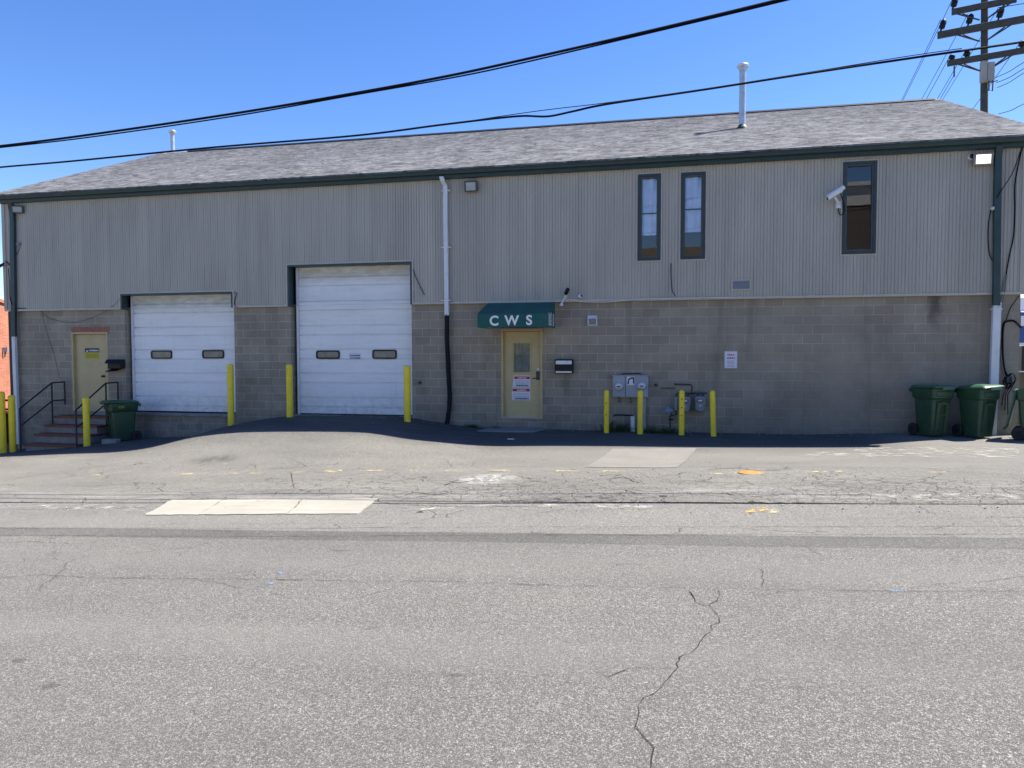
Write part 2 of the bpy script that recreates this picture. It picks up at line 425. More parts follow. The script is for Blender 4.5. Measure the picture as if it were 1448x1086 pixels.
def lot_extra(t, col, x, y, fl):
    n = t.noise(t.mapping(fl, (.45, 1.2, 1), (3, 1, 0)), 1.0, 5, .65)
    # newer, smoother and paler skin near the doors on the right
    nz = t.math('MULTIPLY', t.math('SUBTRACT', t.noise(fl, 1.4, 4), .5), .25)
    sk = t.math('MULTIPLY', t.mr(t.math('ADD', y, nz), -5.45, -5.3), t.mr(x, -4.2, -2.0))
    col = t.mix(t.math('MULTIPLY', sk, .7), col, t.ramp(n, .3, .7, (.135, .13, .119), (.182, .175, .16)))
    # silt washed along the lip of the gutter
    silt = t.math('MULTIPLY', t.math('MULTIPLY', t.mr(y, -8.7, -8.1), t.mr(y, -6.9, -7.9)), t.ramp(t.noise(t.mapping(fl, (.5, 2.5, 1)), 1.0, 5, .7), .5, .68))
    col = t.mix(t.math('MULTIPLY', silt, .5), col, (.34, .33, .305))
    # dried white spill in front of the office door
    q = G(690, 677)
    dx = t.math('DIVIDE', t.math('SUBTRACT', x, q.x), .62); dy = t.math('DIVIDE', t.math('SUBTRACT', y, q.y), .85)
    r = t.math('SQRT', t.math('ADD', t.math('MULTIPLY', dx, dx), t.math('MULTIPLY', dy, dy)))
    sp = t.math('MULTIPLY', t.mr(r, 1.0, .25), t.ramp(t.noise(t.mapping(fl, (3.2, 2.2, 1)), 1.0, 5, .75, 2.0), .43, .58))
    col = t.mix(t.math('MULTIPLY', sp, .42), col, (.62, .62, .60))
    # building's shade painted into the colour along wall and dock ramp, with paler scuffs
    wall_shade = t.math('MULTIPLY', t.mr(t.math('ADD', y, t.math('MULTIPLY', nz, 2.5)), -3.4, -1.5), t.mr(x, 4.6, 3.2))
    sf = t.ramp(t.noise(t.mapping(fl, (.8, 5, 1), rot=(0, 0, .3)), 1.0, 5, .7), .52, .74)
    col = t.mix(t.math('MULTIPLY', wall_shade, .72), col, t.mix(sf, (.040, .040, .042), (.12, .117, .11)))
    # oil blot in front of the small dock
    q = G(302, 650)
    dx = t.math('DIVIDE', t.math('SUBTRACT', x, q.x), .75); dy = t.math('DIVIDE', t.math('SUBTRACT', y, q.y), .55)
    r = t.math('SQRT', t.math('ADD', t.math('MULTIPLY', dx, dx), t.math('MULTIPLY', dy, dy)))
    sp = t.math('MULTIPLY', t.mr(r, 1.0, .2), t.ramp(t.noise(fl, 3.5, 5, .75, 1.0), .36, .58))
    col = t.mix(t.math('MULTIPLY', sp, .7), col, (.06, .058, .055))
    # tyre sweeps curving into the docks
    tw = t.ramp(t.noise(t.mapping(fl, (.5, 3.2, 1), rot=(0, 0, -.35)), 1.0, 4, .6), .6, .72)
    tw = t.math('MULTIPLY', tw, t.mr(x, -4, -7))
    return t.mix(t.math('MULTIPLY', tw, .35), col, (.10, .098, .094))
M['road'] = asphalt('road_asphalt', (.138, .134, .124), (.37, .36, .332), .15,
    [(.42, .012, .52, .56, (-12.6, -12.0, -10.4, -10.2), .3), (1.7, .014, .60, .66, (-12.4, -11.6, -10.8, -10.5), .55)], 1.0, road_extra)
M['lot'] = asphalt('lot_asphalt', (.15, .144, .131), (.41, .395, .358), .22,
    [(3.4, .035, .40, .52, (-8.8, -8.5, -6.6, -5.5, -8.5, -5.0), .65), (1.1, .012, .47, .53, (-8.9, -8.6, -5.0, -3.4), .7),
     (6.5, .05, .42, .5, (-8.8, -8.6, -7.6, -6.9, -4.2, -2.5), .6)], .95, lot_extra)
M['gutter'] = asphalt('gutter_surface', (.15, .145, .134), (.38, .368, .336), .14, [(.8, .01, .5, .55, None, .6)], .7)
M['seal'] = asphalt('dark_seal_band', (.10, .098, .092), (.26, .252, .235), .25, [(2.0, .02, .55, .6, None, .6)], .55)
M['earth'] = asphalt('ground_asphalt', (.20, .195, .18), (.42, .41, .38), .2)

def conc_mat(name, c1, c2, stain):
    t = NT(name); p = t.pos(); x, y, z = t.xyz(p); fl = t.comb(x, y, 0.0)
    col = t.ramp(t.noise(fl, 1.6, 6, .65), .3, .7, c1, c2)
    gr = t.noise(fl, 120, 3, .7)
    col = t.mix(.7, col, t.ramp(gr, .25, .75, (.78, .78, .78), (1.18, 1.18, 1.18)), 'MULTIPLY')
    s = t.ramp(t.noise(t.mapping(fl, (.25, 5.5, 1)), 1.0, 4, .6), .58, .72)
    col = t.mix(t.math('MULTIPLY', s, stain), col, (.13, .125, .115))
    e = t.vor(t.mix(.2, fl, t.noisec(fl, 4, 3), 'ADD'), .9, 'DISTANCE_TO_EDGE')
    m = t.math('MULTIPLY', t.ramp(e, 0, .008, (1, 1, 1), (0, 0, 0)), t.ramp(t.noise(fl, .8, 2), .52, .56))
    col = t.mix(t.math('MULTIPLY', m, .6), col, (.08, .075, .07))
    t.bump(gr, .3, .004)
    return t.done(col, .9, 0, .3)
M['slab'] = conc_mat('pale_concrete_slab', (.27, .256, .222), (.33, .315, .27), .35)
M['pad'] = conc_mat('worn_concrete_pad', (.158, .151, .137), (.198, .19, .173), .3)
M['stoop'] = conc_mat('grey_stoop_concrete', (.19, .185, .175), (.27, .262, .25), .2)
M['crack'] = NT('crack_fill').done((.032, .030, .027), 1.0, 0, .1)
def paint_mat(name, c, lo=.42, hi=.56, sc=9):
    t = NT(name); p = t.pos()
    n = t.noise(p, sc, 5, .75); n2 = t.noise(p, 70, 3, .7)
    a = t.math('MULTIPLY', t.ramp(n, lo, hi), t.ramp(n2, .3, .52))
    t.link(a, t.b.inputs['Alpha'])
    return t.done(c, .8, 0, .2)
M['yellow_line'] = paint_mat('faded_yellow_paint', (.60, .50, .26), .43, .62)
M['orange_paint'] = paint_mat('orange_spray_paint', (.60, .36, .10), .42, .58, 7)
M['blue_paint'] = paint_mat('blue_spray_paint', (.20, .32, .55), .48, .66, 6)
M['silt'] = paint_mat('pale_silt', (.46, .44, .40), .50, .72, 4)
t = NT('orange_painted_iron'); p_ = t.pos()
M['orange_iron'] = t.done(t.ramp(t.noise(p_, 12, 5, .7), .35, .65, (.20, .095, .015), (.50, .23, .04)), .7)

def awning_mat():
    t = NT('teal_awning_canvas'); p = t.pos()
    n = t.noise(p, 1.8, 4, .6)
    w = t.noise(t.mapping(p, (60, 60, 200)), 1.0, 2)
    col = t.ramp(n, .3, .7, (.010, .078, .072), (.014, .100, .090))
    t.bump(w, .12, .002)
    return t.done(col, .65, 0, .3)
M['awning'] = awning_mat()
def glass_mat(name, tint=(.75, .8, .85), rough=.01):
    t = NT(name)
    t.b.inputs['Transmission Weight'].default_value = 1.0
    t.b.inputs['IOR'].default_value = 1.33
    p = t.pos(); t.bump(t.noise(p, 1.6, 2), .04, .02)
    return t.done(tint, rough)
M['glass'] = glass_mat('window_glass')
t = NT('dusty_dock_glass'); p_ = t.pos()
M['dock_glass'] = t.done(t.ramp(t.noise(p_, 3.2, 4, .6), .3, .7, (.10, .10, .105), (.22, .215, .20)), .12)
t = NT('window_glass_reflective'); p_ = t.pos()
t.b.inputs['Transmission Weight'].default_value = 1.0; t.b.inputs['IOR'].default_value = 2.1
t.bump(t.noise(p_, 1.3, 2), .05, .02)
M['mirror_glass'] = t.done((.62, .66, .72), .01)
M['curtain'] = worn('pale_blue_curtain', (.50, .58, .72), .12, 3, .85, bump=.05)
M['door_curtain'] = worn('grey_green_curtain', (.26, .30, .27), .25, 6, .85)
t = NT('lit_lamp_face'); t.b.inputs['Emission Color'].default_value = (1, .97, .88, 1); t.b.inputs['Emission Strength'].default_value = .55
M['lit'] = t.done((.8, .8, .75), .3)
def brick_mat(name, c1, c2, mort, w=.21, h=.072):
    t = NT(name); p = t.pos(); x, y, z = t.xyz(p)
    uv = t.comb(t.math('ADD', t.math('ADD', x, y), 90), t.math('ADD', z, 20))
    br = t.new('ShaderNodeTexBrick'); br.inputs['Scale'].default_value = 1; br.inputs['Brick Width'].default_value = w
    br.inputs['Row Height'].default_value = h; br.inputs['Mortar Size'].default_value = .006
    br.inputs['Color1'].default_value = (*c1, 1); br.inputs['Color2'].default_value = (*c2, 1); br.inputs['Mortar'].default_value = (*mort, 1)
    t.link(uv, br.inputs['Vector'])
    col = t.mix(t.ramp(t.noise(p, .7, 4), .35, .7), br.outputs['Color'], t.mix(1.0, br.outputs['Color'], (.8, .78, .76), 'MULTIPLY'))
    t.bump(br.outputs['Fac'], -.3, .005)
    return t.done(col, .9)
M['red_brick'] = brick_mat('orange_red_brick', (.36, .10, .05), (.46, .15, .075), (.40, .25, .18))
M['brown_brick'] = brick_mat('brown_brick', (.105, .08, .068), (.14, .108, .092), (.2, .17, .15))
M['truck_blue'] = worn('blue_truck_paint', (.015, .06, .27), .1, 2, .3)
M['house_white'] = worn('white_clapboard', (.62, .60, .56), .06, 2, .6)
M['house_roof'] = worn('brown_roof_shingles', (.11, .085, .06), .3, 7, .9)
M['weed'] = NT('weed_leaf')
t = M['weed']; p_ = t.obj()
M['weed'] = t.done(t.ramp(t.noise(p_, 22, 2), .3, .7, (.035, .075, .02), (.075, .14, .035)), .6)

# ------------------------------------------------------------------ ground sheets
def steps(a, b, h):
    n = max(1, int(round(abs(b-a)/h))); return [a+(b-a)*i/n for i in range(n+1)]
def sheet(name, xs, ys, mat, off=0.0, zf=None):
    mb = MB(); V = [[mb.bm.verts.new((x, y, (zf or zg)(x, y)+off)) for y in ys] for x in xs]
    for i in range(len(xs)-1):
        for j in range(len(ys)-1): mb.bm.faces.new((V[i][j], V[i+1][j], V[i+1][j+1], V[i][j+1]))
    o = mb.build(name, mat, smooth=False)
    for p in o.data.polygons: p.use_smooth = True
    return tag(o, kind='structure')
XS = steps(-600, -60, 60)[:-1]+steps(-60, -24, 3)[:-1]+steps(-24, 12, .18)[:-1]+steps(12, 40, 2)[:-1]+steps(40, 600, 70)
def zfar(x, y): return zg(x, max(-40, min(0, y)))-.30
sheet('ground', steps(-900, -60, 120)[:-1]+steps(-60, 40, 4)[:-1]+steps(40, 900, 120), steps(-900, -40, 140)[:-1]+steps(-40, 0, 4)[:-1]+steps(0, 900, 90), M['earth'], 0, zfar)
sheet('road', XS, steps(-27, -10.5, .5), M['road'], 0)
sheet('gutter_band', XS, [-10.5, -10.3, -10.1], M['seal'], 0)
def zgut(x, y): return zg(x, min(y, LIP))
sheet('gutter', XS, steps(-10.1, LIP, .2), M['gutter'], 0, zgut)
mb = MB()       # dark lip between gutter and lot
for a, b in zip(XS, XS[1:]):
    mb.face([(a, LIP, zgut(a, LIP)-.02), (b, LIP, zgut(b, LIP)-.02), (b, LIP, zg(b, LIP+.001)), (a, LIP, zg(a, LIP+.001))])
tag(mb.build('gutter_lip', M['lot']), kind='structure')
def zlot(x, y): return zg(x, max(y, LIP+.001))
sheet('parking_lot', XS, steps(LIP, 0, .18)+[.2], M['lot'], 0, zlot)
def zside(x, y): return zg(x, min(y, 0))
sheet('yard', steps(-60, -18.6, 3), steps(.2, 40, 4), M['lot'], 0, zside)
sheet('side_drive', steps(7.0, 60, 3), steps(.2, 60, 4), M['lot'], 0, zside)

def patch(name, quad, mat, off, nx=10, ny=6, thick=0, kind='structure', inset=0, seed=None):
    """quad: four photograph points (near-left, near-right, far-right, far-left) laid on the real ground"""
    P = [G(*q) for q in quad]; mb = MB(); V = []
    rnd = random.Random(seed or 1)
    for i in range(nx+1):
        row = []
        for j in range(ny+1):
            u, w = i/nx, j/ny
            a = P[0].lerp(P[1], u); b = P[3].lerp(P[2], u); q = a.lerp(b, w)
            edge = i in (0, nx) or j in (0, ny)
            jx = rnd.uniform(-1, 1)*inset if edge else 0; jy = rnd.uniform(-1, 1)*inset if edge else 0
            row.append(mb.bm.verts.new((q.x+jx, q.y+jy, zg(q.x, q.y)+off)))
        V.append(row)
    fs = [mb.bm.faces.new((V[i][j], V[i+1][j], V[i+1][j+1], V[i][j+1])) for i in range(nx) for j in range(ny)]
    if thick:
        r = bmesh.ops.extrude_face_region(mb.bm, geom=fs)
        vs = [g for g in r['geom'] if isinstance(g, bmesh.types.BMVert)]
        bmesh.ops.translate(mb.bm, verts=vs, vec=(0, 0, -thick))
    o = mb.build(name, mat)
    return tag(o, kind=kind)
# three pale concrete slabs across the gutter mouth, a worn pad by the lot, the stoop slab
patch('concrete_slab', [(203, 729), (279, 728.5), (313, 707.5), (243, 707.5)], M['slab'], .009, 8, 7, .05, inset=.012, seed=2)
patch('concrete_slab', [(281, 728.5), (404, 727.5), (426, 707), (315, 707.5)], M['slab'], .010, 10, 7, .05, inset=.012, seed=3)
patch('concrete_slab', [(407, 727.5), (507, 727), (534, 705.5), (429, 707)], M['slab'], .009, 8, 7, .05, inset=.012, seed=4)
patch('concrete_pad', [(826, 661), (956, 661.5), (985, 634), (866, 635)], M['pad'], .006, 36, 40, 0, inset=.012, seed=5)
# faded yellow dashes, spray marks, silt
for (x0, x1, y) in [(127,152,671.5),(247,272,670.5),(318,338,669.5),(352,368,669.5),(412,433,668),(457,477,667.5),(458,483,665.5),(509,544,665.5),(577,590,666),(625,650,666),
                    (692,721,665.5),(786,818,666),(850,880,666.5),(1003,1023,670),(1032,1050,669),(1135,1168,667.5),(1180,1195,667),(1310,1337,668)]:
    patch('yellow_dash', [(x0, y+.9), (x1, y+.8), (x1+1, y-.5), (x0+1, y-.4)], M['yellow_line'], .007, 6, 2, inset=.008, seed=int(x0))
patch('spray_mark', [(1052, 727), (1080, 725), (1086, 717), (1062, 720)], M['orange_paint'], .008, 8, 4, inset=.04, seed=8)
patch('spray_mark', [(1088, 726), (1104, 726), (1100, 721), (1090, 721)], M['yellow_line'], .008, 5, 3, inset=.03, seed=9)
for q in ([(340,836),(368,835),(384,826),(374,826)], [(371,828),(398,817),(400,807),(380,822)], [(398,805),(414,804),(414,801),(400,802)],
          [(642,840),(672,840),(670,836),(644,836)], [(664,825),(672,826),(671,818),(665,819)], [(10,716),(30,709),(46,706),(2,717)], [(1262,838),(1276,838),(1276,830),(1264,830)]):
    patch('spray_mark', q, M['blue_paint'], .006, 6, 4, inset=.03, seed=int(q[0][0]))
patch('silt_streak', [(560, 722), (930, 720), (920, 714), (700, 714)], M['silt'], .008, 40, 3, inset=.02, seed=31)
patch('silt_streak', [(2, 719), (205, 724), (200, 714), (60, 714)], M['silt'], .008, 24, 3, inset=.02, seed=32)
patch('silt_streak', [(1180, 712), (1440, 707), (1440, 697), (1230, 700)], M['silt'], .008, 30, 5, inset=.02, seed=33)
patch('silt_streak', [(1120, 646), (1440, 648), (1440, 634), (1200, 634)], M['silt'], .009, 30, 5, inset=.02, seed=34)
# individual cracks: ribbons a few millimetres to two centimetres wide
def crack(pts, w=.008, jit=.02, seed=0):
    rnd = random.Random(seed); P = [G(*q) for q in pts]; path = []
    for a, b in zip(P, P[1:]):
        n = max(2, int((b-a).length/.07))
        for i in range(n):
            q = a.lerp(b, i/n); path.append(Vector((q.x+rnd.uniform(-jit, jit), q.y+rnd.uniform(-jit, jit), 0)))
    path.append(P[-1]); L = []; R = []
    for i, q in enumerate(path):
        d = (path[min(i+1, len(path)-1)]-path[max(i-1, 0)]); d.z = 0; d.normalize(); nrm = Vector((-d.y, d.x, 0))
        ww = w*rnd.choice((.35, .5, .8, 1, 1.2, .6))*rnd.uniform(.7, 1.1)
        for lst, s in ((L, 1), (R, -1)):
            v = q+nrm*ww*s*.5; lst.append((v.x, v.y, zg(v.x, v.y)+.005))
    return L, R
mb = MB()
def addcrack(pts, w=.008, jit=.02, seed=0):
    L, R = crack(pts, w, jit, seed)
    for i in range(len(L)-1): mb.face([L[i], L[i+1], R[i+1], R[i]])
addcrack([(1018,836),(1014,850),(1001,857),(1019,874),(1004,891),(994,908),(981,922),(962,929),(955,938),(954,953),(936,965),(928,981),(908,988)], .0055, .018, 1)
addcrack([(908,988),(902,1010),(898,1030)], .007, .01, 2)
addcrack([(976,836),(985,852),(998,857)], .007, .01, 3)
addcrack([(953,944),(915,946),(888,945),(862,957),(842,952)], .006, .015, 4)
addcrack([(898,1030),(926,1060),(921,1086)], .006, .015, 19)
addcrack([(0,818),(60,813),(140,818),(330,819),(480,822),(640,823),(800,829),(1000,833),(1200,836),(1448,837)], .007, .012, 5)
addcrack([(1048,800),(1080,806),(1078,830)], .005, .02, 6)
addcrack([(1320,826),(1400,822),(1448,816)], .005, .02, 7)
addcrack([(0,768),(40,766),(110,770),(140,766)], .007, .02, 8)
addcrack([(0,757.5),(300,759),(724,757),(1448,755.5)], .010, .006, 9)
addcrack([(0,747.5),(300,747.5),(724,745.5),(1448,744.5)], .010, .006, 10)
addcrack([(0,721),(120,719),(205,718)], .010, .01, 11)
addcrack([(412,668),(416,690),(440,696),(470,690),(520,690)], .010, .02, 12)
addcrack([(540,712),(640,717),(760,716)], .012, .02, 13)
addcrack([(965,711),(1100,712),(1300,711),(1448,710)], .009, .01, 14)
addcrack([(640,661),(830,660.5),(1040,660),(1240,662),(1448,663)], .010, .015, 15)
addcrack([(1000,664),(1040,662),(1075,666),(1120,664)], .03, .03, 16)
addcrack([(205,742),(420,741),(700,740)], .006, .02, 17)
addcrack([(1150,735),(1300,733),(1448,732)], .006, .02, 18)
for k in range(26):
    x = random.uniform(560, 1130); y = random.uniform(672, 709)
    addcrack([(x, y), (x+random.uniform(8, 30), y+random.uniform(-3, 3)), (x+random.uniform(25, 55), y+random.uniform(-6, 6))], random.uniform(.008, .022), .03, 50+k)
for (x, y) in [(1063,712),(593,724.5),(832,703),(788,706),(938,702)]:
    addcrack([(x-5, y), (x, y-.4), (x+5, y+.3)], .06, .01, int(x))
tag(mb.build('pavement_cracks', M['crack']), kind='structure')

# ------------------------------------------------------------------ the warehouse
B = thing('warehouse', 'long grey block warehouse with ribbed siding, two white dock doors and shingled roof', 'warehouse', (0, 0, 0))
XL, XR, DEP = -18.37, 6.745, 13.3
SY = -.075                                           # face of the siding
ZS = 2.925                                           # foot of the siding
def rect(px0, py0, px1, py1, Y=0.0):
    a = at(px0, py0, Y); b = at(px1, py1, Y)
    return min(a.x, b.x), max(a.x, b.x), min(a.z, b.z), max(a.z, b.z)
# openings (x0,x1,z0,z1)
G1 = (-14.62, -11.33, .12, 3.27)
G2 = (-9.72, -6.47, .12, 3.90)
D1 = (-16.33, -15.17, .155, 2.30)
D2 = (-4.22, -3.22, .165, 2.28)
def holes_panel(mb, x0, x1, z0, z1, holes, y, yb=None, xprof=None):
    xs = sorted(set([x0, x1]+[h[i] for h in holes for i in (0, 1) if x0 < h[i] < x1]))
    zs = sorted(set([z0, z1]+[h[i] for h in holes for i in (2, 3) if z0 < h[i] < z1]))
    for a, b in zip(xs, xs[1:]):
        for c, d in zip(zs, zs[1:]):
            mx, mz = (a+b)/2, (c+d)/2
            if any(h[0] < mx < h[1] and h[2] < mz < h[3] for h in holes): continue
            mb.face([(a, y, c), (b, y, c), (b, y, d), (a, y, d)])
    if yb is not None:
        for h in holes:
            a, b, c, d = max(h[0], x0), min(h[1], x1), max(h[2], z0), min(h[3], z1)
            mb.face([(a, y, c), (a, yb, c), (a, yb, d), (a, y, d)]); mb.face([(b, y, c), (b, yb, c), (b, yb, d), (b, y, d)])
            mb.face([(a, y, c), (b, y, c), (b, yb, c), (a, yb, c)])
            if h[3] < z1: mb.face([(a, y, d), (b, y, d), (b, yb, d), (a, yb, d)])
mb = MB()
holes_panel(mb, XL, XR, -1.8, 2.97, [G1, G2, D1, D2], 0.0, .30)
for x in (XL, XR): mb.face([(x, 0, -1.8), (x, DEP, -1.8), (x, DEP, 2.97), (x, 0, 2.97)])
mb.face([(XL, DEP, -1.8), (XR, DEP, -1.8), (XR, DEP, 2.97), (XL, DEP, 2.97)])
wall = mb.build('block_wall', M['cmu'], B, merge=True)
# upper siding with cut-outs; profile every 8 inches: a deep groove and a shallow bead
W1 = rect(902, 247, 934, 368, SY); W2 = rect(963, 244.5, 997, 366, SY); W3 = rect(1192, 229.5, 1238, 358.5, SY)
SG1 = (G1[0]-.03, G1[1]+.02, 0, G1[3]+.03); SG2 = (G2[0]-.02, G2[1]+.04, 0, G2[3]+.03)
sholes = [W1, W2, W3, SG1, SG2]
SXL, SXR = XL-.05, XR+.07
prof = [(0, .012), (.006, .012), (.013, 0), (.064, 0), (.069, .008), (.074, .008), (.079, 0), (.130, 0), (.135, .008), (.140, .008), (.145, 0), (.196, 0)]
pts = []; k = 0; x = SXL
while x < SXR:
    for dx, dy in prof:
        if x+dx < SXR: pts.append((x+dx, SY+dy))
    x += .2032
pts.append((SXR, SY))
def yprof(q):
    for (a, ya), (b, yb) in zip(pts, pts[1:]):
        if a <= q <= b: return lerp(ya, yb, (q-a)/(b-a) if b > a else 0)
    return SY
for h in sholes:
    for q in h[:2]: pts.append((q, yprof(q)))
pts = sorted(set(pts))
mb = MB()
for (a, ya), (b, yb) in zip(pts, pts[1:]):
    if b-a < 1e-6: continue
    m = (a+b)/2; cuts = [(max(h[2], ZS), h[3]) for h in sholes if h[0] < m < h[1]]
    z = ZS; segs = []
    for c, d in sorted(cuts):
        if c > z: segs.append((z, c))
        z = d
    segs.append((z, 5.95))
    for c, d in segs: mb.face([(a, ya, c), (b, yb, c), (b, yb, d), (a, ya, d)])
for x in (SXL, SXR):
    mb.face([(x, SY, ZS), (x, DEP, ZS), (x, DEP, 5.95), (x, 6.65, 8.75), (x, SY, 5.95)])
mb.face([(SXL, SY, ZS), (SXR, SY, ZS), (SXR, 0, ZS), (SXL, 0, ZS)])
mb.face([(SXL, DEP, ZS), (SXR, DEP, ZS), (SXR, DEP, 5.95), (SXL, DEP, 5.95)])
mb.build('siding', M['siding'], B)
for a, b in ((SXL, SG1[0]), (SG1[1], SG2[0]), (SG2[1], SXR)):   # drip flashing at the siding foot, broken at the docks
    mb = MB(); mb.box(a, b, SY-.022, -.004, ZS-.030, ZS+.022); mb.build('drip_flashing', M['tan_trim'], B)
for q0, q1 in ((SXL-.01, SXL+.09), (SXR-.13, SXR+.012)):
    mb = MB(); mb.box(q0, q1, SY-.02, SY-.001, ZS+.03, 5.85); mb.build('corner_trim', M['siding'], B)
mb = MB(); mb.box(XL-.004, XL+.13, -.03, -.002, -1.6, ZS-.04); mb.build('corner_shade_strip', M['black_metal'], B)  # dark strip added to stand in for contact shade behind the downspout

# roof: stepped shingle courses on the front slope
EY, EZ, RY, RZ = -.36, 6.045, 6.65, 8.945
RXL, RXR = -18.62, 7.15
sl = (RZ-EZ)/(RY-EY); N = 53; mb = MB()
prev = None
for s in (1, -1):
    rows = []
    for i in range(N+1):
        y = lerp(EY, RY, i/N); z = EZ+(y-EY)*sl
        yy = y if s == 1 else 2*RY-y
        if i < N: rows += [(yy, z), (yy, z+.009)] if i else [(yy, z-.03), (yy, z+.009)]
        else: rows.append((yy, z))
    for (ya, za), (yb, zb) in zip(rows, rows[1:]):
        mb.face([(RXL, ya, za), (RXR, ya, za), (RXR, yb, zb), (RXL, yb, zb)])
roof = mb.build('roof', M['shingle'], B)
mb = MB()                                            # deck under the shingles: soffit, rake edges
T = .05
for s in (1, -1):
    f = lambda y: y if s == 1 else 2*RY-y
    y0, y1 = f(EY+.02), f(RY)
    a = [(y0, EZ-.015), (y1, RZ-.015), (y1, RZ-.17), (y0, EZ-.06)]
    mb.loft([[(RXL+.01, y, z) for y, z in a], [(RXR-.01, y, z) for y, z in a]])
mb.build('rake_board', M['teal'], roof)
mb = MB()                                            # ridge cap with vent
mb.loft([[(x, RY-.17, RZ-.035), (x, RY, RZ+.055), (x, RY+.17, RZ-.035), (x, RY, RZ+.01)] for x in (-17.35, 6.98)])
mb.build('ridge_vent', M['black_plastic'], roof)
# small gable end ridge caps
for a, b in ((RXL, -17.36), (6.99, RXR)):
    mb = MB(); mb.loft([[(x, RY-.15, RZ-.05), (x, RY, RZ+.02), (x, RY+.15, RZ-.05), (x, RY, RZ-.03)] for x in (a, b)]); mb.build('ridge_cap', M['shingle'], roof)
mb = MB(); mb.box(RXL+.02, RXR-.02, -.20, SY+.001, 5.855, 5.875); mb.box(RXL+.02, RXR-.02, -.205, -.18, 5.862, 6.0)
mb.build('fascia', M['teal'], B)
mb = MB()                                            # K-profile gutter
gp = [(-.207, 5.935), (-.30, 5.935), (-.315, 5.97), (-.345, 6.005), (-.345, 6.035), (-.335, 6.035), (-.33, 6.01), (-.207, 6.01)]
mb.loft([[(x, y, z) for y, z in gp] for x in (RXL, RXR)])
mb.build('roof_gutter', M['teal'], B)
# vent pipes
def vent_pipe(px, pyb, pyt, r, Y, mat):
    b = at(px, pyb, Y); tp = at(px, pyt, Y); h = tp.z-b.z; mb = MB()
    mb.lathe([(r, -.6), (r, h-.17), (r*1.15, h-.165), (r*1.2, h-.12), (r*1.75, h-.09), (r*1.85, h-.03), (r*1.5, h), (.01, h+.01)], (b.x, Y, b.z), 20)
    o = mb.build('vent_pipe', mat, roof, smooth=True)
    return o, b
vp, vb = vent_pipe(1049.5, 183, 91, .085, 3.35, M['galv'])
mb = MB(); mb.lathe([(.17, -.14), (.16, .02), (.12, .07), (.09, .11), (.086, .12)], (vb.x, 3.35, vb.z), 18); mb.build('flashing', M['dark_pipe'], roof, smooth=True)
vent_pipe(244.5, 222, 184.5, .075, 7.3, M['galv'])
# downspouts
def spout(pts, mat, name, w=.085, d=.06, parent=B):
    mb = MB()
    rings = []
    for p in pts:
        rings.append([(p[0]-w/2, p[1]-d/2, p[2]), (p[0]+w/2, p[1]-d/2, p[2]), (p[0]+w/2, p[1]+d/2, p[2]), (p[0]-w/2, p[1]+d/2, p[2])])
    mb.loft(rings); return mb.build(name, mat, parent)
def P3(px, py, Y): q = at(px, py, Y); return (q.x, Y, q.z)
q = [P3(15, 288, -.25), P3(17, 298, -.15), P3(18, 310, -.14), P3(20, 476, -.14)]
spout(q, M['teal'], 'downspout', .13, .08)
spout([P3(20, 474, -.12), P3(21.5, 520, -.12), P3(26, 628, -.12)], M['white_pvc'], 'downspout', .105, .075)
q = [P3(624.5, 250, -.27), P3(626, 256, -.25), P3(630, 263, -.15), P3(630, 300, -.15), P3(632, 446, -.15)]
spout(q, M['white_pvc'], 'downspout', .10, .07)
for y in (270, 350, 425):
    a = at(631, y, -.13); mb = MB(); mb.box(a.x-.115, a.x+.115, -.192, -.06, a.z-.012, a.z+.012); mb.build('pipe_clamp', M['white_pvc'], B)
hp = [P3(632, 444, -.13), P3(632, 480, -.12), P3(634.5, 530, -.10), P3(636, 562, -.10), P3(635, 580, -.10), P3(632, 600, -.12)]
pp = []
for (a, b) in zip(hp, hp[1:]):
    n = max(2, int((Vector(b)-Vector(a)).length/.02))
    pp += [Vector(a).lerp(Vector(b), i/n) for i in range(n)]
pp.append(Vector(hp[-1]))
mb = MB(); mb.tube(pp, [.062 if i % 2 else .054 for i in range(len(pp))], 12); mb.build('drain_hose', M['black_plastic'], B, smooth=True)
q = [P3(1413, 207, -.25), P3(1412.5, 214, -.2), P3(1411, 222, -.14), P3(1408.5, 432, -.14)]
spout(q, M['teal'], 'downspout', .125, .085)
spout([P3(1409.5, 428, -.11), P3(1409, 440, -.11), P3(1406.5, 500, -.11), P3(1404.5, 560, -.11), P3(1402.5, 616, -.11)], M['white_pvc'], 'downspout', .145, .10)
a = at(1409, 437, -.11); mb = MB(); mb.box(a.x-.09, a.x+.09, -.17, -.01, a.z-.014, a.z+.014); mb.build('pipe_clamp', M['white_pvc'], B)

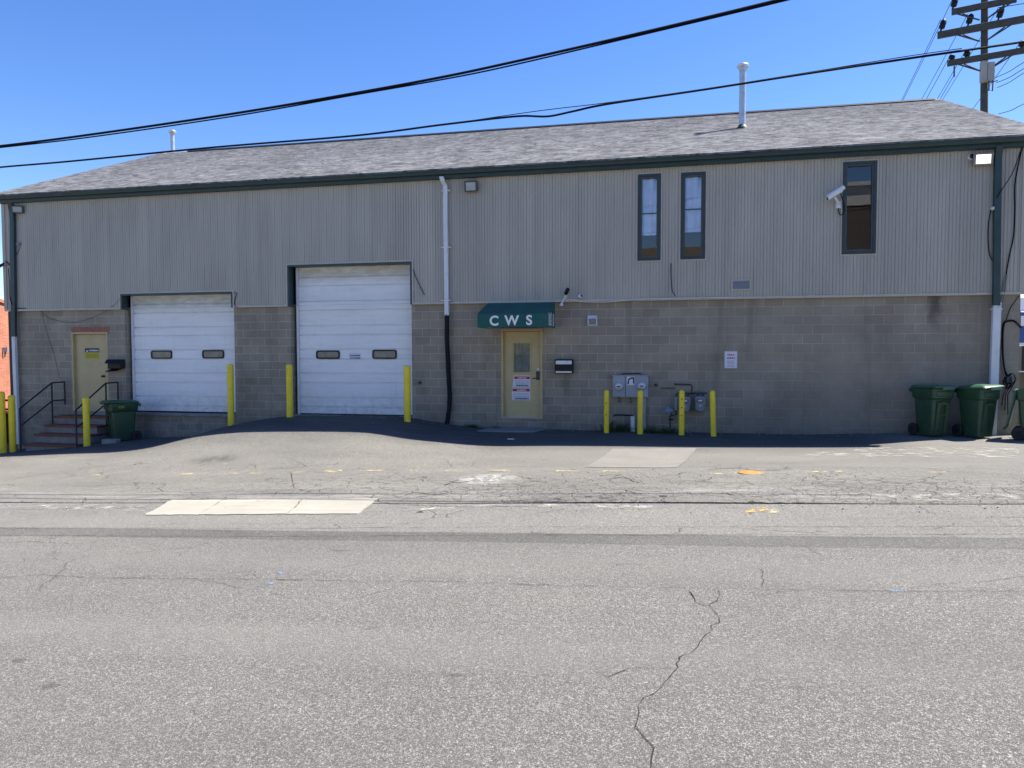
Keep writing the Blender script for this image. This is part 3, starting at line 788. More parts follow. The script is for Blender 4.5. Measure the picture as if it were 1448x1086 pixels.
# dock doors
def dock(name_rect, jamb, zb, zt, lines, wins, paint):
    x0, x1 = jamb
    DY = .20
    mb = MB(); rows = [(zb, DY)]
    for z in sorted(lines):
        rows += [(z-.020, DY), (z-.015, DY+.035), (z+.009, DY+.035), (z+.016, DY)]
    rows.append((zt, DY)); rows = [r for r in rows if zb <= r[0] <= zt]
    for (a, ya), (b, yb) in zip(rows, rows[1:]):
        mb.face([(x0, ya, a), (x1, ya, a), (x1, yb, b), (x0, yb, b)])
        if b-a > .1:                                  # shallow ribs pressed in the sheet
            n = int((b-a)/.05)
            for k in range(1, n):
                zz = a+(b-a)*k/n; mb.box(x0+.01, x1-.01, DY-.003, DY+.002, zz-.006, zz+.006)
    d = mb.build('garage_door', paint, B)
    mb = MB(); mb.box(x0, x1, DY-.008, DY+.03, zb-.03, zb+.012); mb.build('bottom_seal', M['black_plastic'], d)
    for (wx0, wx1, wz0, wz1) in wins:
        mb = MB(); r = .06; fw = .035
        def rr(x0, x1, z0, z1, r):
            pl = []
            for cx, cz, a0 in ((x1-r, z1-r, 0), (x0+r, z1-r, 90), (x0+r, z0+r, 180), (x1-r, z0+r, 270)):
                pl += [(cx+r*cos(radians(a0+18*i)), cz+r*sin(radians(a0+18*i))) for i in range(6)]
            return pl
        o = rr(wx0, wx1, wz0, wz1, r); n_ = rr(wx0+fw, wx1-fw, wz0+fw, wz1-fw, r*.6)
        rings = [[(x, DY-.001, z) for x, z in o], [(x, DY-.022, z) for x, z in o], [(x, DY-.024, z) for x, z in n_], [(x, DY-.006, z) for x, z in n_]]
        mb.loft(rings, cap=False); mb.build('window_frame', M['black_plastic'], d)
        mb = MB(); mb.face([(x, DY-.008, z) for x, z in n_]); mb.build('pane', M['dock_glass'], d)
    # white track angle / jamb seal
    mb = MB(); mb.box(x0-.05, x0+.004, DY-.05, DY+.02, zb-.02, zt); mb.box(x1-.004, x1+.035, DY-.05, DY+.02, zb-.02, zt); mb.box(x0-.05, x1+.035, DY-.05, DY+.02, zt-.03, zt+.05)
    mb.build('door_track', M['white_metal'], d)
    return d
def zpx(px, py, Y): return at(px, py, Y).z
ls2 = [zpx(500, y, .2) for y in (403.3, 425.4, 438, 459.9, 473.1, 493.8, 507.3, 527.9, 541.2, 562.4, 575.6)]+[zpx(500, 391, .2)]
wins2 = [rect(447, 495.5, 480.5, 507.5, .19), rect(526.5, 494.5, 561, 507.5, .19)]
x20 = at(423.5, 480, .2).x; x21 = at(580.5, 480, .2).x+.10
DG2 = dock(None, (x20, x21), .165, 3.92, ls2, wins2, garage_paint('white_dock_paint_tall', 3.92))
ls1 = [zpx(260, y, .2) for y in (442, 462.5, 474.5, 494.5, 508, 527.5, 540.5, 560.5, 574)]+[zpx(260, 430, .2)]
wins1 = [rect(213.5, 495.5, 243.5, 507.5, .19), rect(286, 495, 317, 507, .19)]
x10 = at(190.5, 500, .2).x; x11 = at(331, 500, .2).x+.08
DG1 = dock(None, (x10, x11), .155, 3.28, ls1, wins1, garage_paint('white_dock_paint_low', 3.28))
mb = MB()                                             # teal trim lining the dock openings in the siding, tan outer bead
for h in (SG1, SG2):
    mb.box(h[0]-.005, h[0]+.035, SY-.03, .16, ZS-.03, h[3]); mb.box(h[1]-.035, h[1]+.005, SY-.03, .16, ZS-.03, h[3])
    mb.box(h[0]+.036, h[1]-.036, SY-.03, .16, h[3]-.04, h[3]+.004)
mb.build('dock_trim', M['teal'], B)
mb = MB()
for h in (SG1, SG2):
    mb.box(h[0]-.05, h[0]-.006, SY-.022, SY+.01, ZS+.024, h[3]+.045); mb.box(h[1]+.006, h[1]+.045, SY-.022, SY+.01, ZS+.024, h[3]+.045)
    mb.box(h[0]-.005, h[1]+.005, SY-.022, SY+.01, h[3]+.006, h[3]+.045)
mb.build('dock_flashing', M['tan_trim'], B)
mb = MB(); mb.box(G1[0]+.005, G1[1]-.005, -.045, .28, .06, .128); mb.build('dock_sill', M['concrete_step'], B, bevel=.008)
mb = MB(); mb.box(G2[0]+.005, G2[1]-.005, -.01, .28, .06, .15); mb.build('dock_sill', M['concrete_step'], B)

# hinged doors
def hdoor(D, lite=None, handle='knob'):
    x0, x1, z0, z1 = D
    mb = MB(); mb.box(x0+.05, x1-.05, .075, .12, z0+.012, z1-.05)
    d = mb.build('door', M['door_paint'], B, bevel=.002)
    mb = MB()
    for a, b, c, e in ((x0+.001, x0+.05, z0, z1-.001), (x1-.05, x1-.001, z0, z1-.001), (x0+.0505, x1-.0505, z1-.05, z1-.001)):
        mb.box(a, b, -.012, .16, c, e)
    mb.build('door_frame', M['door_frame'], d, bevel=.004)
    mb = MB(); mb.box(x0+.051, x1-.051, .02, .16, z0-.03, z0+.010); mb.build('threshold', M['galv'], d)
    for zz in (z0+.2, (z0+z1)/2, z1-.28):
        mb = MB(); mb.lathe([(.012, -.055), (.012, .055)], (x0+.055, .066, zz), 10); mb.build('hinge', M['door_frame'], d)
    return d
d1 = hdoor(D1); d2 = hdoor(D2)
def hpx(px, py, Y): return at(px, py, Y)
a = hpx(147, 532, .07); mb = MB(); mb.lathe([(.036, 0), (.036, .006), (.014, .012), (.012, .045), (.03, .05), (.034, .07), (.022, .085), (.005, .088)], seg=16, M=Matrix.Translation((a.x, .075, a.z)) @ Matrix.Rotation(pi/2, 4, 'X'))
mb.build('door_knob', M['dark_pipe'], d1, smooth=True)
a = hpx(147.6, 538, .07); mb = MB(); mb.lathe([(.026, 0), (.026, .012), (.018, .018), (.004, .019)], seg=16, M=Matrix.Translation((a.x, .075, a.z)) @ Matrix.Rotation(pi/2, 4, 'X'))
mb.build('deadbolt', M['brass'], d1, smooth=True)
a = hpx(760.5, 531, .07); mb = MB(); mb.box(a.x-.035, a.x+.035, .04, .074, a.z-.10, a.z+.095)
mb.tube([(a.x, .045, a.z-.06), (a.x, .0, a.z-.06), (a.x-.03, -.005, a.z-.062), (a.x-.12, -.005, a.z-.066)], .011, 8)
mb.build('lever_handle', M['dark_pipe'], d2, bevel=0)
a = hpx(761.5, 522, .07); mb = MB(); mb.lathe([(.028, 0), (.028, .014), (.018, .02), (.004, .021)], seg=16, M=Matrix.Translation((a.x, .075, a.z)) @ Matrix.Rotation(pi/2, 4, 'X'))
mb.build('deadbolt', M['chrome'], d2, smooth=True)
L = rect(726.5, 485.5, 749.5, 526.5, .07)             # vision lite: frame, recessed glass, curtain
mb = MB(); fw = .022
for bx in ((L[0]-fw, L[0], L[2]-fw, L[3]+fw), (L[1], L[1]+fw, L[2]-fw, L[3]+fw), (L[0]+.0005, L[1]-.0005, L[3], L[3]+fw), (L[0]+.0005, L[1]-.0005, L[2]-fw, L[2])):
    mb.box(bx[0], bx[1], .058, .0745, bx[2], bx[3])
mb.build('window_frame', M['door_frame'], d2)
mb = MB(); n = 60; pr_ = [(lerp(L[0], L[1], i/n), .0735-.010*abs(sin(i*.30+.8*sin(i*.17)))) for i in range(n+1)]
for (xa, ya), (xb, yb) in zip(pr_, pr_[1:]): mb.face([(xa, ya, L[2]), (xb, yb, L[2]), (xb, yb, L[3]), (xa, ya, L[3])])
mb.build('curtain', M['door_curtain'], d2, smooth=True)
mb = MB(); mb.face([(L[0], .060, L[2]), (L[1], .060, L[2]), (L[1], .060, L[3]), (L[0], .060, L[3])]); mb.build('glass', M['glass'], d2)
def lintel(px0, px1, py0, py1, n, flare):
    x0, x1, z0, z1 = rect(px0, py0, px1, py1, 0); mb = MB(); w = (x1-x0)/n
    for i in range(n):
        u0 = x0+i*w+.006; u1 = x0+(i+1)*w-.006; c = (x0+x1)/2
        k0 = (u0-c)*flare; k1 = (u1-c)*flare; dz = random.uniform(-.008, .008)
        pl = [(u0, z0), (u1, z0), (u1+k1, z1+dz), (u0+k0, z1+dz)]
        mb.prism(pl, -.012+random.uniform(0, .004), .0)
    mb.build('brick_lintel', M['soldier'], B)
lintel(102, 154, 473, 462, 16, .07); lintel(709.5, 769.5, 469.5, 459, 16, 0)

# upper windows: frame, mullion, glass, curtain, dark room behind
def window(R, mull, curtain, mirror=False):
    x0, x1, z0, z1 = R
    mb = MB(); fw = .058
    def ring(a, b, c, d, w, y0, y1):
        mb.box(a, a+w, y0, y1, c, d); mb.box(b-w, b, y0, y1, c, d); mb.box(a+w+.0002, b-w-.0002, y0, y1, d-w, d); mb.box(a+w+.0002, b-w-.0002, y0, y1, c, c+w)
    ring(x0, x1, z0, z1, fw, SY-.028, SY+.10)
    f = mb.build('window', M['window_teal'], B, bevel=.003)
    mb = MB(); ring(x0+fw+.001, x1-fw-.001, z0+fw+.001, z1-fw-.001, .035, SY-.005, SY+.085); mb.build('sash', M['dark_sash'], f)
    mb = MB(); w = .03
    mb.box(x0-w, x0-.002, SY-.016, SY+.01, z0-w, z1+w); mb.box(x1+.002, x1+w, SY-.016, SY+.01, z0-w, z1+w)
    mb.box(x0-.0015, x1+.0015, SY-.016, SY+.01, z1+.002, z1+w); mb.box(x0-.0015, x1+.0015, SY-.016, SY+.01, z0-w, z0-.002)
    mb.build('casing', M['tan_trim'], f)
    gx0, gx1, gz0, gz1 = x0+.085, x1-.085, z0+.085, z1-.085
    mb = MB(); mb.face([(gx0-.01, SY+.045, gz0-.01), (gx1+.01, SY+.045, gz0-.01), (gx1+.01, SY+.045, gz1+.01), (gx0-.01, SY+.045, gz1+.01)])
    mb.build('pane', M['pane'], f)
    mb = MB()                                         # room box
    Y0, Y1 = SY+.101, SY+1.3
    for fc in ([(x0, Y0, z0), (x0, Y1, z0), (x0, Y1, z1), (x0, Y0, z1)], [(x1, Y0, z0), (x1, Y1, z0), (x1, Y1, z1), (x1, Y0, z1)],
               [(x0, Y0, z0), (x1, Y0, z0), (x1, Y1, z0), (x0, Y1, z0)], [(x0, Y0, z1), (x1, Y0, z1), (x1, Y1, z1), (x0, Y1, z1)],
               [(x0, Y1, z0), (x1, Y1, z0), (x1, Y1, z1), (x0, Y1, z1)]): mb.face(fc)
    mb.build('interior', M['interior'], f)
    if curtain:
        zc = lerp(z0, z1, curtain); n = 30; mz = 14; mb = MB(); V = []
        for i in range(n+1):
            row = []
            for j in range(mz+1):
                u = i/n; v = j/mz; zz = lerp(zc, gz1+.02, v); xx = lerp(gx0-.02, gx1+.02, u)
                yy = SY+.075+.014*sin(u*19+2.4*v*sin(u*3+v*2))*(.5+.6*v)+.012*sin((u-.5)*9*v+v*4)
                row.append(mb.bm.verts.new((xx, yy, zz)))
            V.append(row)
        for i in range(n):
            for j in range(mz): mb.bm.faces.new((V[i][j], V[i+1][j], V[i+1][j+1], V[i][j+1]))
        mb.build('curtain', M['curtain'], f, smooth=True)
    if mull is not None:
        zz = lerp(z0, z1, mull); mb = MB(); mb.box(gx0-.02, gx1+.02, SY+.036, SY+.060, zz-.010, zz+.010); mb.build('muntin', M['dark_sash'], f)
    for zz in (lerp(z0, z1, .16), lerp(z0, z1, .5), lerp(z0, z1, .82)):
        for xx in ((x0+x0+fw)/2, (x1+x1-fw)/2): pass
    return f
M['window_teal'] = worn('dark_teal_grey_frame', (.030, .043, .046), .15, 5, .45)
M['dark_sash'] = worn('dark_grey_sash', (.055, .065, .07), .15, 6, .45)
t = NT('coated_window_glass')
t.b.inputs['Transmission Weight'].default_value = 1.0; t.b.inputs['IOR'].default_value = 1.85; t.b.inputs['Thin Film Thickness'].default_value = 0
p_ = t.pos(); t.bump(t.noise(p_, 1.1, 2), .03, .02)
M['pane'] = t.done((.8, .86, .95), .0)
window(W1, .55, .30); window(W2, .58, .32); window(W3, None, None)
# louvre and dryer-type vents
R = rect(1034, 395.5, 1062, 410.5, SY); mb = MB()
x0, x1, z0, z1 = R
for q in ((x0, x0+.03, z0, z1), (x1-.03, x1, z0, z1), (x0+.0302, x1-.0302, z1-.03, z1), (x0+.0302, x1-.0302, z0, z0+.03)): mb.box(q[0], q[1], SY-.025, SY-.001, q[2], q[3])
lv = mb.build('louvre_vent', M['tan_trim'], B)
mb = MB(); n = 6
for i in range(n):
    zz = lerp(z0+.035, z1-.03, i/n); mb.box(x0+.03, x1-.03, SY-.018, SY-.014, zz, zz+.022, None)
    mb.face([(x0+.03, SY-.018, zz), (x1-.03, SY-.018, zz), (x1-.03, SY-.004, zz+.03), (x0+.03, SY-.004, zz+.03)])
mb.build('slats', M['meter_grey'], lv)
x0, x1, z0, z1 = rect(831.5, 446.5, 844.5, 460.5, 0); mb = MB()
mb.box(x0, x1, -.02, -.001, z0, z1); mb.box(x0, x0+.02, -.06, -.02, z0, z1); mb.box(x1-.02, x1, -.06, -.02, z0, z1)
mb.loft([[(x, -.021, z1), (x, -.03, z1+.004), (x, -.085, z1-.07), (x, -.021, z1-.07)] for x in (x0-.004, x1+.004)])
vh = mb.build('vent_hood', M['white_pvc'], B)
mb = MB(); mb.box(x0+.024, x1-.024, -.032, -.021, z0+.025, z1-.075); mb.build('damper', worn('dull_vent_flap', (.22, .23, .23), .2, 12, .5), vh)
# small stubs and plates on the wall
mb = MB(); a = at(594, 541, 0); mb.lathe([(.035, 0), (.035, .05), (.025, .055), (.003, .056)], seg=12, M=Matrix.Translation((a.x, 0, a.z)) @ Matrix.Rotation(pi/2, 4, 'X')); mb.build('pipe_stub', M['dark_pipe'], B, smooth=True)

# ------------------------------------------------------------------ awning
yA = -1.05; yW = -.095
tl = at(691, 428.5, yW); tr = at(785.8, 427, yW)
fl = at(674, 444, yA); fb = at(674, 463.3, yA); fr = at(773.5, 443, yA)
AX0, AX1 = lerp(tl.x, fl.x, .5), lerp(tr.x, fr.x, .5)
AW = thing('awning', 'dark teal canvas awning with three white letters above the office door', 'awning', ((AX0+AX1)/2, 0, fb.z))
o_ = AW.location.copy()
zt_, zf_, zb_ = (tl.z+tr.z)/2, fl.z, fb.z
mb = MB(); n = 24
def sag(u): return -.008*sin(pi*u*4)**2
rows = [(yW, zt_), (lerp(yW, yA, .5), lerp(zt_, zf_, .5)-.012), (yA, zf_), (yA-.006, lerp(zf_, zb_, .5)), (yA, zb_)]
V = [[mb.bm.verts.new((lerp(AX0, AX1, i/n), y, z+(sag(i/n) if k == 1 else 0))) for k, (y, z) in enumerate(rows)] for i in range(n+1)]
for i in range(n):
    for k in range(len(rows)-1): mb.bm.faces.new((V[i][k], V[i+1][k], V[i+1][k+1], V[i][k+1]))
for x in (AX0, AX1): mb.face([(x, yW, zt_), (x, yA, zf_), (x, yA, zb_), (x, yW, zb_)])
cn = mb.build('canopy', M['awning'], AW, off=o_, merge=True)
mb = MB()
for x in (AX0+.02, AX1-.02):
    mb.tube([(x, -.03, zb_+.01), (x, yA+.02, zb_+.01)], .012, 6)
mb.tube([(AX0+.02, yA+.02, zb_+.012), (AX1-.02, yA+.02, zb_+.012)], .012, 6); mb.tube([(AX0+.02, -.03, zb_+.012), (AX1-.02, -.03, zb_+.012)], .012, 6)
mb.build('frame', M['galv'], AW, off=o_)
for ch, px, py in (('C', 698.6, 454.2), ('W', 723.6, 453.8), ('S', 748.2, 453.3)):
    a = at(px, py, yA-.01); text('letter', ch, .30, M['white_paint'], AW, Vector((a.x, yA-.010, a.z))-o_, (pi/2, 0, 0), .002, .009)
rnd = random.Random(5)                    # small print on the end panel: two upright blocks
for (u0, u1, nrow) in ((.10, .52, 6), (.68, .84, 4)):
    mb = MB()
    for k in range(nrow):
        u = lerp(u0, u1, k/nrow); z = zb_+.04
        while z < zf_+.0:
            l = rnd.uniform(.03, .07)
            y = lerp(yA, yW, u)
            mb.face([(AX1+.002, y, z), (AX1+.002, y+.05, z), (AX1+.002, y+.05, z+l*.75), (AX1+.002, y, z+l*.75)]); z += l
    mb.build('end_lettering', M['white_paint'], AW, off=o_)

# ------------------------------------------------------------------ bollards
def bollard(px, pyb, pyt, label, r=.078, Y=None, lean=0, holes=None):
    if Y is None:
        g = G(px, pyb); y = max(-1.6, min(-.22, g.y))
    else: y = Y
    b = at(px, pyb, y); tp = at(px, pyt, y); h = tp.z-b.z
    t = tag(bpy.data.objects.new('bollard', None), label, 'bollard', 'yellow bollards along the front of the warehouse'); COL.objects.link(t)
    t.location = (b.x, y, zg(b.x, y)); h = tp.z-t.location.z
    mb = MB(); pr = [(r, -.25)]+[(r*random.uniform(.985, 1.01), h*k/8) for k in range(9)]+[(r*.97, h+.008), (r*.80, h+.028), (r*.4, h+.042), (.004, h+.046)]
    mb.lathe(pr, seg=20)
    mb.build('post', M['yellow'], t, smooth=True)
    if lean: t.rotation_euler = (0, lean, 0)
    for hy in (holes or []):
        z = at(px, hy, y).z-t.location.z
        mb = MB(); mb.lathe([(.014, 0), (.014, .008), (.003, .009)], seg=10, M=Matrix.Translation((0, -r+.002, z)) @ Matrix.Rotation(pi/2, 4, 'X')); mb.build('bolt', M['dark_pipe'], t)
    return t
BL = []
BL.append(bollard(4, 634, 556, 'yellow bollard at the far left edge, cut by the picture frame', .085, -1.5))
BL.append(bollard(18.5, 639, 561, 'yellow bollard in front of the left corner downspout', .082, -1.35))
BL.append(bollard(123.2, 632, 564, 'yellow bollard in front of the brick steps beside the right handrail', .080, -1.35))
BL.append(bollard(327, 601.5, 517, 'tall yellow bollard at the right edge of the smaller dock door', .080, -.40))
BL.append(bollard(410, 592.5, 517.5, 'yellow bollard against the wall left of the taller dock door', .080, -.35))
BL.append(bollard(576.3, 598.5, 519.5, 'yellow bollard in front of the right edge of the taller dock door', .080, -.65))
BL.append(bollard(857.5, 614, 554, 'yellow bollard with dark bolts, left of the electric meter cabinet', .058, -.55, holes=(569.5, 586)))
BL.append(bollard(905, 616.5, 554.5, 'yellow bollard standing in front of the electric meter cabinet', .062, -.60))
BL.append(bollard(963.7, 616.5, 554.5, 'yellow bollard with bolts, in front of the left gas meter', .062, -.60, holes=(564, 576, 587)))
BL.append(bollard(1009, 620, 555, 'slightly leaning yellow bollard right of the gas meters', .058, -.70, lean=-.035))

# ------------------------------------------------------------------ brick steps and handrails
SX0, SX1 = -16.50, -14.88
ST = thing('entrance_steps', 'four brick-topped concrete steps up to the tan side door', 'steps', ((SX0+SX1)/2, -.7, zg(-15.7, -.7)))
o_ = ST.location.copy()
tz = [at(70, 628.5, -1.40).z, at(90, 614.5, -1.10).z, at(100, 601.5, -.78).z, at(110, 588.8, -.46).z]
ty = [-1.45, -1.12, -.79, -.46]
mb = MB()
for k in range(4):
    y1 = -.004 if k == 3 else ty[k+1]+.03
    mb.box(SX0+.02+.002*k, SX1-.02-.002*k, ty[k]+.03, -.004-.001*k, -1.6 if k == 0 else tz[k-1]-.03, tz[k]-.058)
mb.build('riser_block', M['concrete_step'], ST, off=o_)
for k in range(4):
    mb = MB(); n = 8; x0 = SX0-.03; x1 = SX1+.0; w = (x1-x0)/n
    y1 = ty[k]+.36 if k < 3 else -.006
    for i in range(n):
        mb.box(x0+i*w+.003, x0+(i+1)*w-.003, ty[k]+random.uniform(-.006, .004), y1, tz[k]-.058+.001, tz[k]+random.uniform(-.003, .002))
    mb.build('brick_tread', M['brick_dark'], ST, off=o_)
def handrail(x, label, ya, yb, yc, pxs):
    zA, zB, mA, mB_ = pxs
    t = thing('handrail', label, 'handrail', (x, ya, zg(x, ya)), group='dark metal handrails of the steps'); o = t.location.copy()
    gz = zg(x, ya)-.02; r = .021
    mb = MB(); mb.tube([(x, ya, zA), (x, yb, zB), (x, yc, zB+.01)], r, 8); mb.build('top_rail', M['navy_paint'], t, off=o, smooth=True)
    mb = MB(); mb.tube([(x, ya, mA), (x, yb, mB_), (x, yc, mB_+.005)], r*.9, 8); mb.build('mid_rail', M['navy_paint'], t, off=o, smooth=True)
    for y, z0, z1 in ((ya, gz, zA), (yb, tz[2]-.02, zB), (yc, mB_-.12, zB+.01)):
        mb = MB(); mb.tube([(x, y, z0), (x, y, z1)], r, 8); mb.build('rail_post', M['navy_paint'], t, off=o, smooth=True)
yfront = -1.52; ymid = -.50; yend = -.07
XLr, XRr = -16.53, -14.83
def zat(px, py, Y): return at(px, py, Y).z
handrail(XLr, 'dark navy handrail on the left side of the brick steps', yfront, ymid, yend, (zat(33, 578, yfront), zat(76, 541.5, ymid), zat(34, 603, yfront), zat(77, 567, ymid)))
handrail(XRr, 'dark navy handrail on the right side of the brick steps, partly behind the bin', yfront, ymid, yend, (zat(109, 580, yfront), zat(151, 542, ymid), zat(111, 605, yfront), zat(151, 571, ymid)))
mb = MB(); a = at(163, 621, -.9); mb.box(-.20, .20, -.1, .1, -.02, .10)
o = mb.build('concrete_block', M['stoop'], bevel=.01); o.location = (a.x, -1.05, zg(a.x, -1.05)); o.rotation_euler = (0, 0, .1)
tag(o, 'loose grey concrete block lying in front of the bin by the steps', 'block')
# stoop slab under the office door
q = [at(690, 612, -.55), at(766, 612.5, -.55)]
mb = MB(); zz = zg(-3.8, -.3)
mb.loft([[(-4.62, -.72, -.4), (-3.30, -.72, -.4), (-3.05, -.003, -.4), (-4.42, -.003, -.4)], [(-4.62, -.72, zg(-4, -.7)+.025), (-3.30, -.72, zg(-3.3, -.7)+.025), (-3.05, -.003, zg(-3.2, 0)+.035), (-4.42, -.003, zg(-4.3, 0)+.035)]])
o = mb.build('doorstep_slab', M['stoop']); tag(o, 'flat grey concrete doorstep slab under the office door', 'doorstep')
mb = MB(); g = G(722.5, 621.5); mb.box(-.07, .07, -.05, .05, 0, .012); o = mb.build('paper_scrap', M['litter'], bevel=.003); o.location = (g.x, g.y, zg(g.x, g.y)+.004)
tag(o, 'small white paper scrap on the shaded asphalt before the office door', 'litter')

# ------------------------------------------------------------------ wheeled bins
def rrect(w, d, r, z, cy=0, n=5):
    pl = []
    for cx, cy_, a0 in ((w/2-r, d/2-r, 0), (-w/2+r, d/2-r, 90), (-w/2+r, -d/2+r, 180), (w/2-r, -d/2+r, 270)):
        pl += [(cx+r*cos(radians(a0+90*i/n)), cy+cy_+r*sin(radians(a0+90*i/n)), z) for i in range(n+1)]
    return pl
def make_bin(label, lid_angle=0.0, mark=None, warp=0):
    t = thing('wheelie_bin', label, 'wheeled bin', group='dark green wheeled bins')
    mb = MB()
    mb.loft([rrect(.44, .46, .06, .03), rrect(.45, .47, .06, .05), rrect(.535, .60, .07, .76, -.01), rrect(.545, .61, .07, .765, -.01), rrect(.60, .68, .07, .80, -.01), rrect(.615, .70, .07, .985, -.01), rrect(.59, .67, .06, .985, -.01), rrect(.56, .64, .06, .90, -.01)])
    # front face slope: y at height z
    fy = lambda z: -(.47/2+(.60/2+.01-.47/2)*(z-.05)/.71)
    # grip channel on the front: two raised cheeks, a bar, and a header
    def strip(x0, x1, za, zb, d0, d1):
        mb.loft([[(x0, fy(za)+.02, za), (x1, fy(za)+.02, za), (x1, fy(za)-d0, za), (x0, fy(za)-d0, za)],
                 [(x0, fy(zb)+.02, zb), (x1, fy(zb)+.02, zb), (x1, fy(zb)-d1, zb), (x0, fy(zb)-d1, zb)]])
    strip(-.17, -.075, .05, .70, .012, .035); strip(.075, .17, .05, .70, .012, .035)
    strip(-.0745, .0745, .44, .475, .022, .024); strip(-.0745, .0745, .66, .72, .03, .034)
    body = mb.build('body', M['bin_green'], t, smooth=True)
    mb = MB(); mb.box(-.23, .23, -.372, -.345, .83, .935); mb.build('front_lip', M['bin_green'], t, bevel=.01)
    # lid hinged at the back
    mb = MB()
    wv = lambda x, y: .02*warp*sin(y*7+x*6)
    rings = [rrect(.655, .80, .07, 0, -.40), rrect(.665, .81, .07, .018, -.40), rrect(.645, .79, .07, .032, -.40), rrect(.56, .66, .07, .055, -.39), rrect(.30, .40, .06, .062, -.38)]
    rings = [[(x, y, z+wv(x, y)) for x, y, z in r] for r in rings]
    mb.loft(rings); mb.box(-.17, .17, -.835, -.79, -.035, .02)
    lid = mb.build('lid', M['bin_lid'], t, smooth=True)
    lid.location = (0, .36, .99); lid.rotation_euler = (-lid_angle, 0, 0)
    mb = MB(); mb.tube([(-.31, .375, .955), (.31, .375, .955)], .019, 10); mb.box(-.30, -.24, .32, .38, .90, .975); mb.box(.24, .30, .32, .38, .90, .975); mb.build('handle_bar', M['bin_green'], t, smooth=True)
    mb = MB(); mb.tube([(-.27, .27, .13), (.27, .27, .13)], .014, 8); mb.build('axle', M['dark_pipe'], t)
    for s in (-1, 1):
        mb = MB(); RM = Matrix.Translation((s*.285, .27, .13)) @ Matrix.Rotation(pi/2, 4, 'Y')
        mb.lathe([(.05, -.03), (.12, -.03), (.132, -.018), (.132, .018), (.12, .03), (.05, .03)], seg=22, M=RM); w = mb.build('wheel', M['rubber'], t, smooth=True)
        mb = MB(); mb.lathe([(.052, -.034), (.045, -.036), (.045, .036), (.052, .034)], seg=16, M=RM); mb.build('hub', M['black_plastic'], w)
    if mark: text('stencil', mark[0], .085, M['bin_mark'], t, mark[1], mark[2], .001, .002)
    return t
M['bin_mark'] = worn('yellow_stencil_paint', (.36, .34, .03), .3, 30, .6, bump=0)
def place(b, px, py, Y, rz, k=1.0):
    b.scale = (k, k, 1)
    a = at(px, py, Y); b.location = (a.x, Y, zg(a.x, Y)); b.rotation_euler = (0, 0, rz)
b1 = make_bin('dark green wheeled bin with yellow stencil between the steps and the smaller dock door', .02, ('CFS', (.3125, -.08, .89), (pi/2, 0, pi/2)))
place(b1, 173, 617, -.62, -.62)
b2 = make_bin('dark green wheeled bin with closed shaded lid, leftmost of the three at the right corner', .015); place(b2, 1317, 618, -.50, .50, .87)
b3 = make_bin('dark green wheeled bin with a sunlit warped lid, in front of the white downspout', .03, None, 1.0); place(b3, 1381, 619, -.58, .55, .87)
b4 = make_bin('dark green wheeled bin with its lid thrown back, cut by the right picture edge', 4.5); place(b4, 1462, 625, -.85, 1.15, .9)

# ------------------------------------------------------------------ things hung on the wall
def hung(name, label, cat, px, py, Y=0.0, group=None):
    a = at(px, py, Y); t = thing(name, label, cat, (a.x, Y, a.z), 0, group); return t
# black letter box by the side door, flap open
t = hung('mailbox', 'black wall mailbox with hanging flap beside the side door', 'mailbox', 168, 516)
mb = MB(); mb.box(-.19, .21, -.20, -.002, -.10, .15); mb.build('box', M['black_plastic'], t, bevel=.012)
mb = MB(); mb.loft([[(x, -.205, .15), (x, -.215, .15), (x, -.30, .05), (x, -.29, .045)] for x in (-.19, .21)]); mb.build('lid', M['black_plastic'], t)
mb = MB(); mb.loft([[(-.25, -.21, -.19), (.10, -.21, -.16), (.10, -.23, -.15), (-.25, -.23, -.18)], [(-.20, -.02, -.105), (.12, -.02, -.105), (.12, -.03, -.09), (-.20, -.03, -.09)]]); mb.build('paper_tray', M['black_plastic'], t)
t = hung('mailbox', 'black mailbox with white top and bottom bands right of the office door', 'mailbox', 798.5, 518)
mb = MB(); mb.box(-.215, .215, -.16, -.002, -.165, .165); mb.build('box', M['black_plastic'], t, bevel=.012)
mb = MB(); mb.box(-.185, .19, -.172, -.161, .05, .135); mb.build('flap', M['white_metal'], t, bevel=.004)
mb = MB(); mb.box(-.185, .19, -.172, -.161, -.15, -.11); mb.build('strip', M['white_metal'], t, bevel=.004)
M['lamp_grey'] = worn('warm_grey_fixture', (.20, .19, .165), .15, 9, .5)
M['bronze'] = worn('bronze_fixture_paint', (.06, .055, .05), .2, 9, .5)
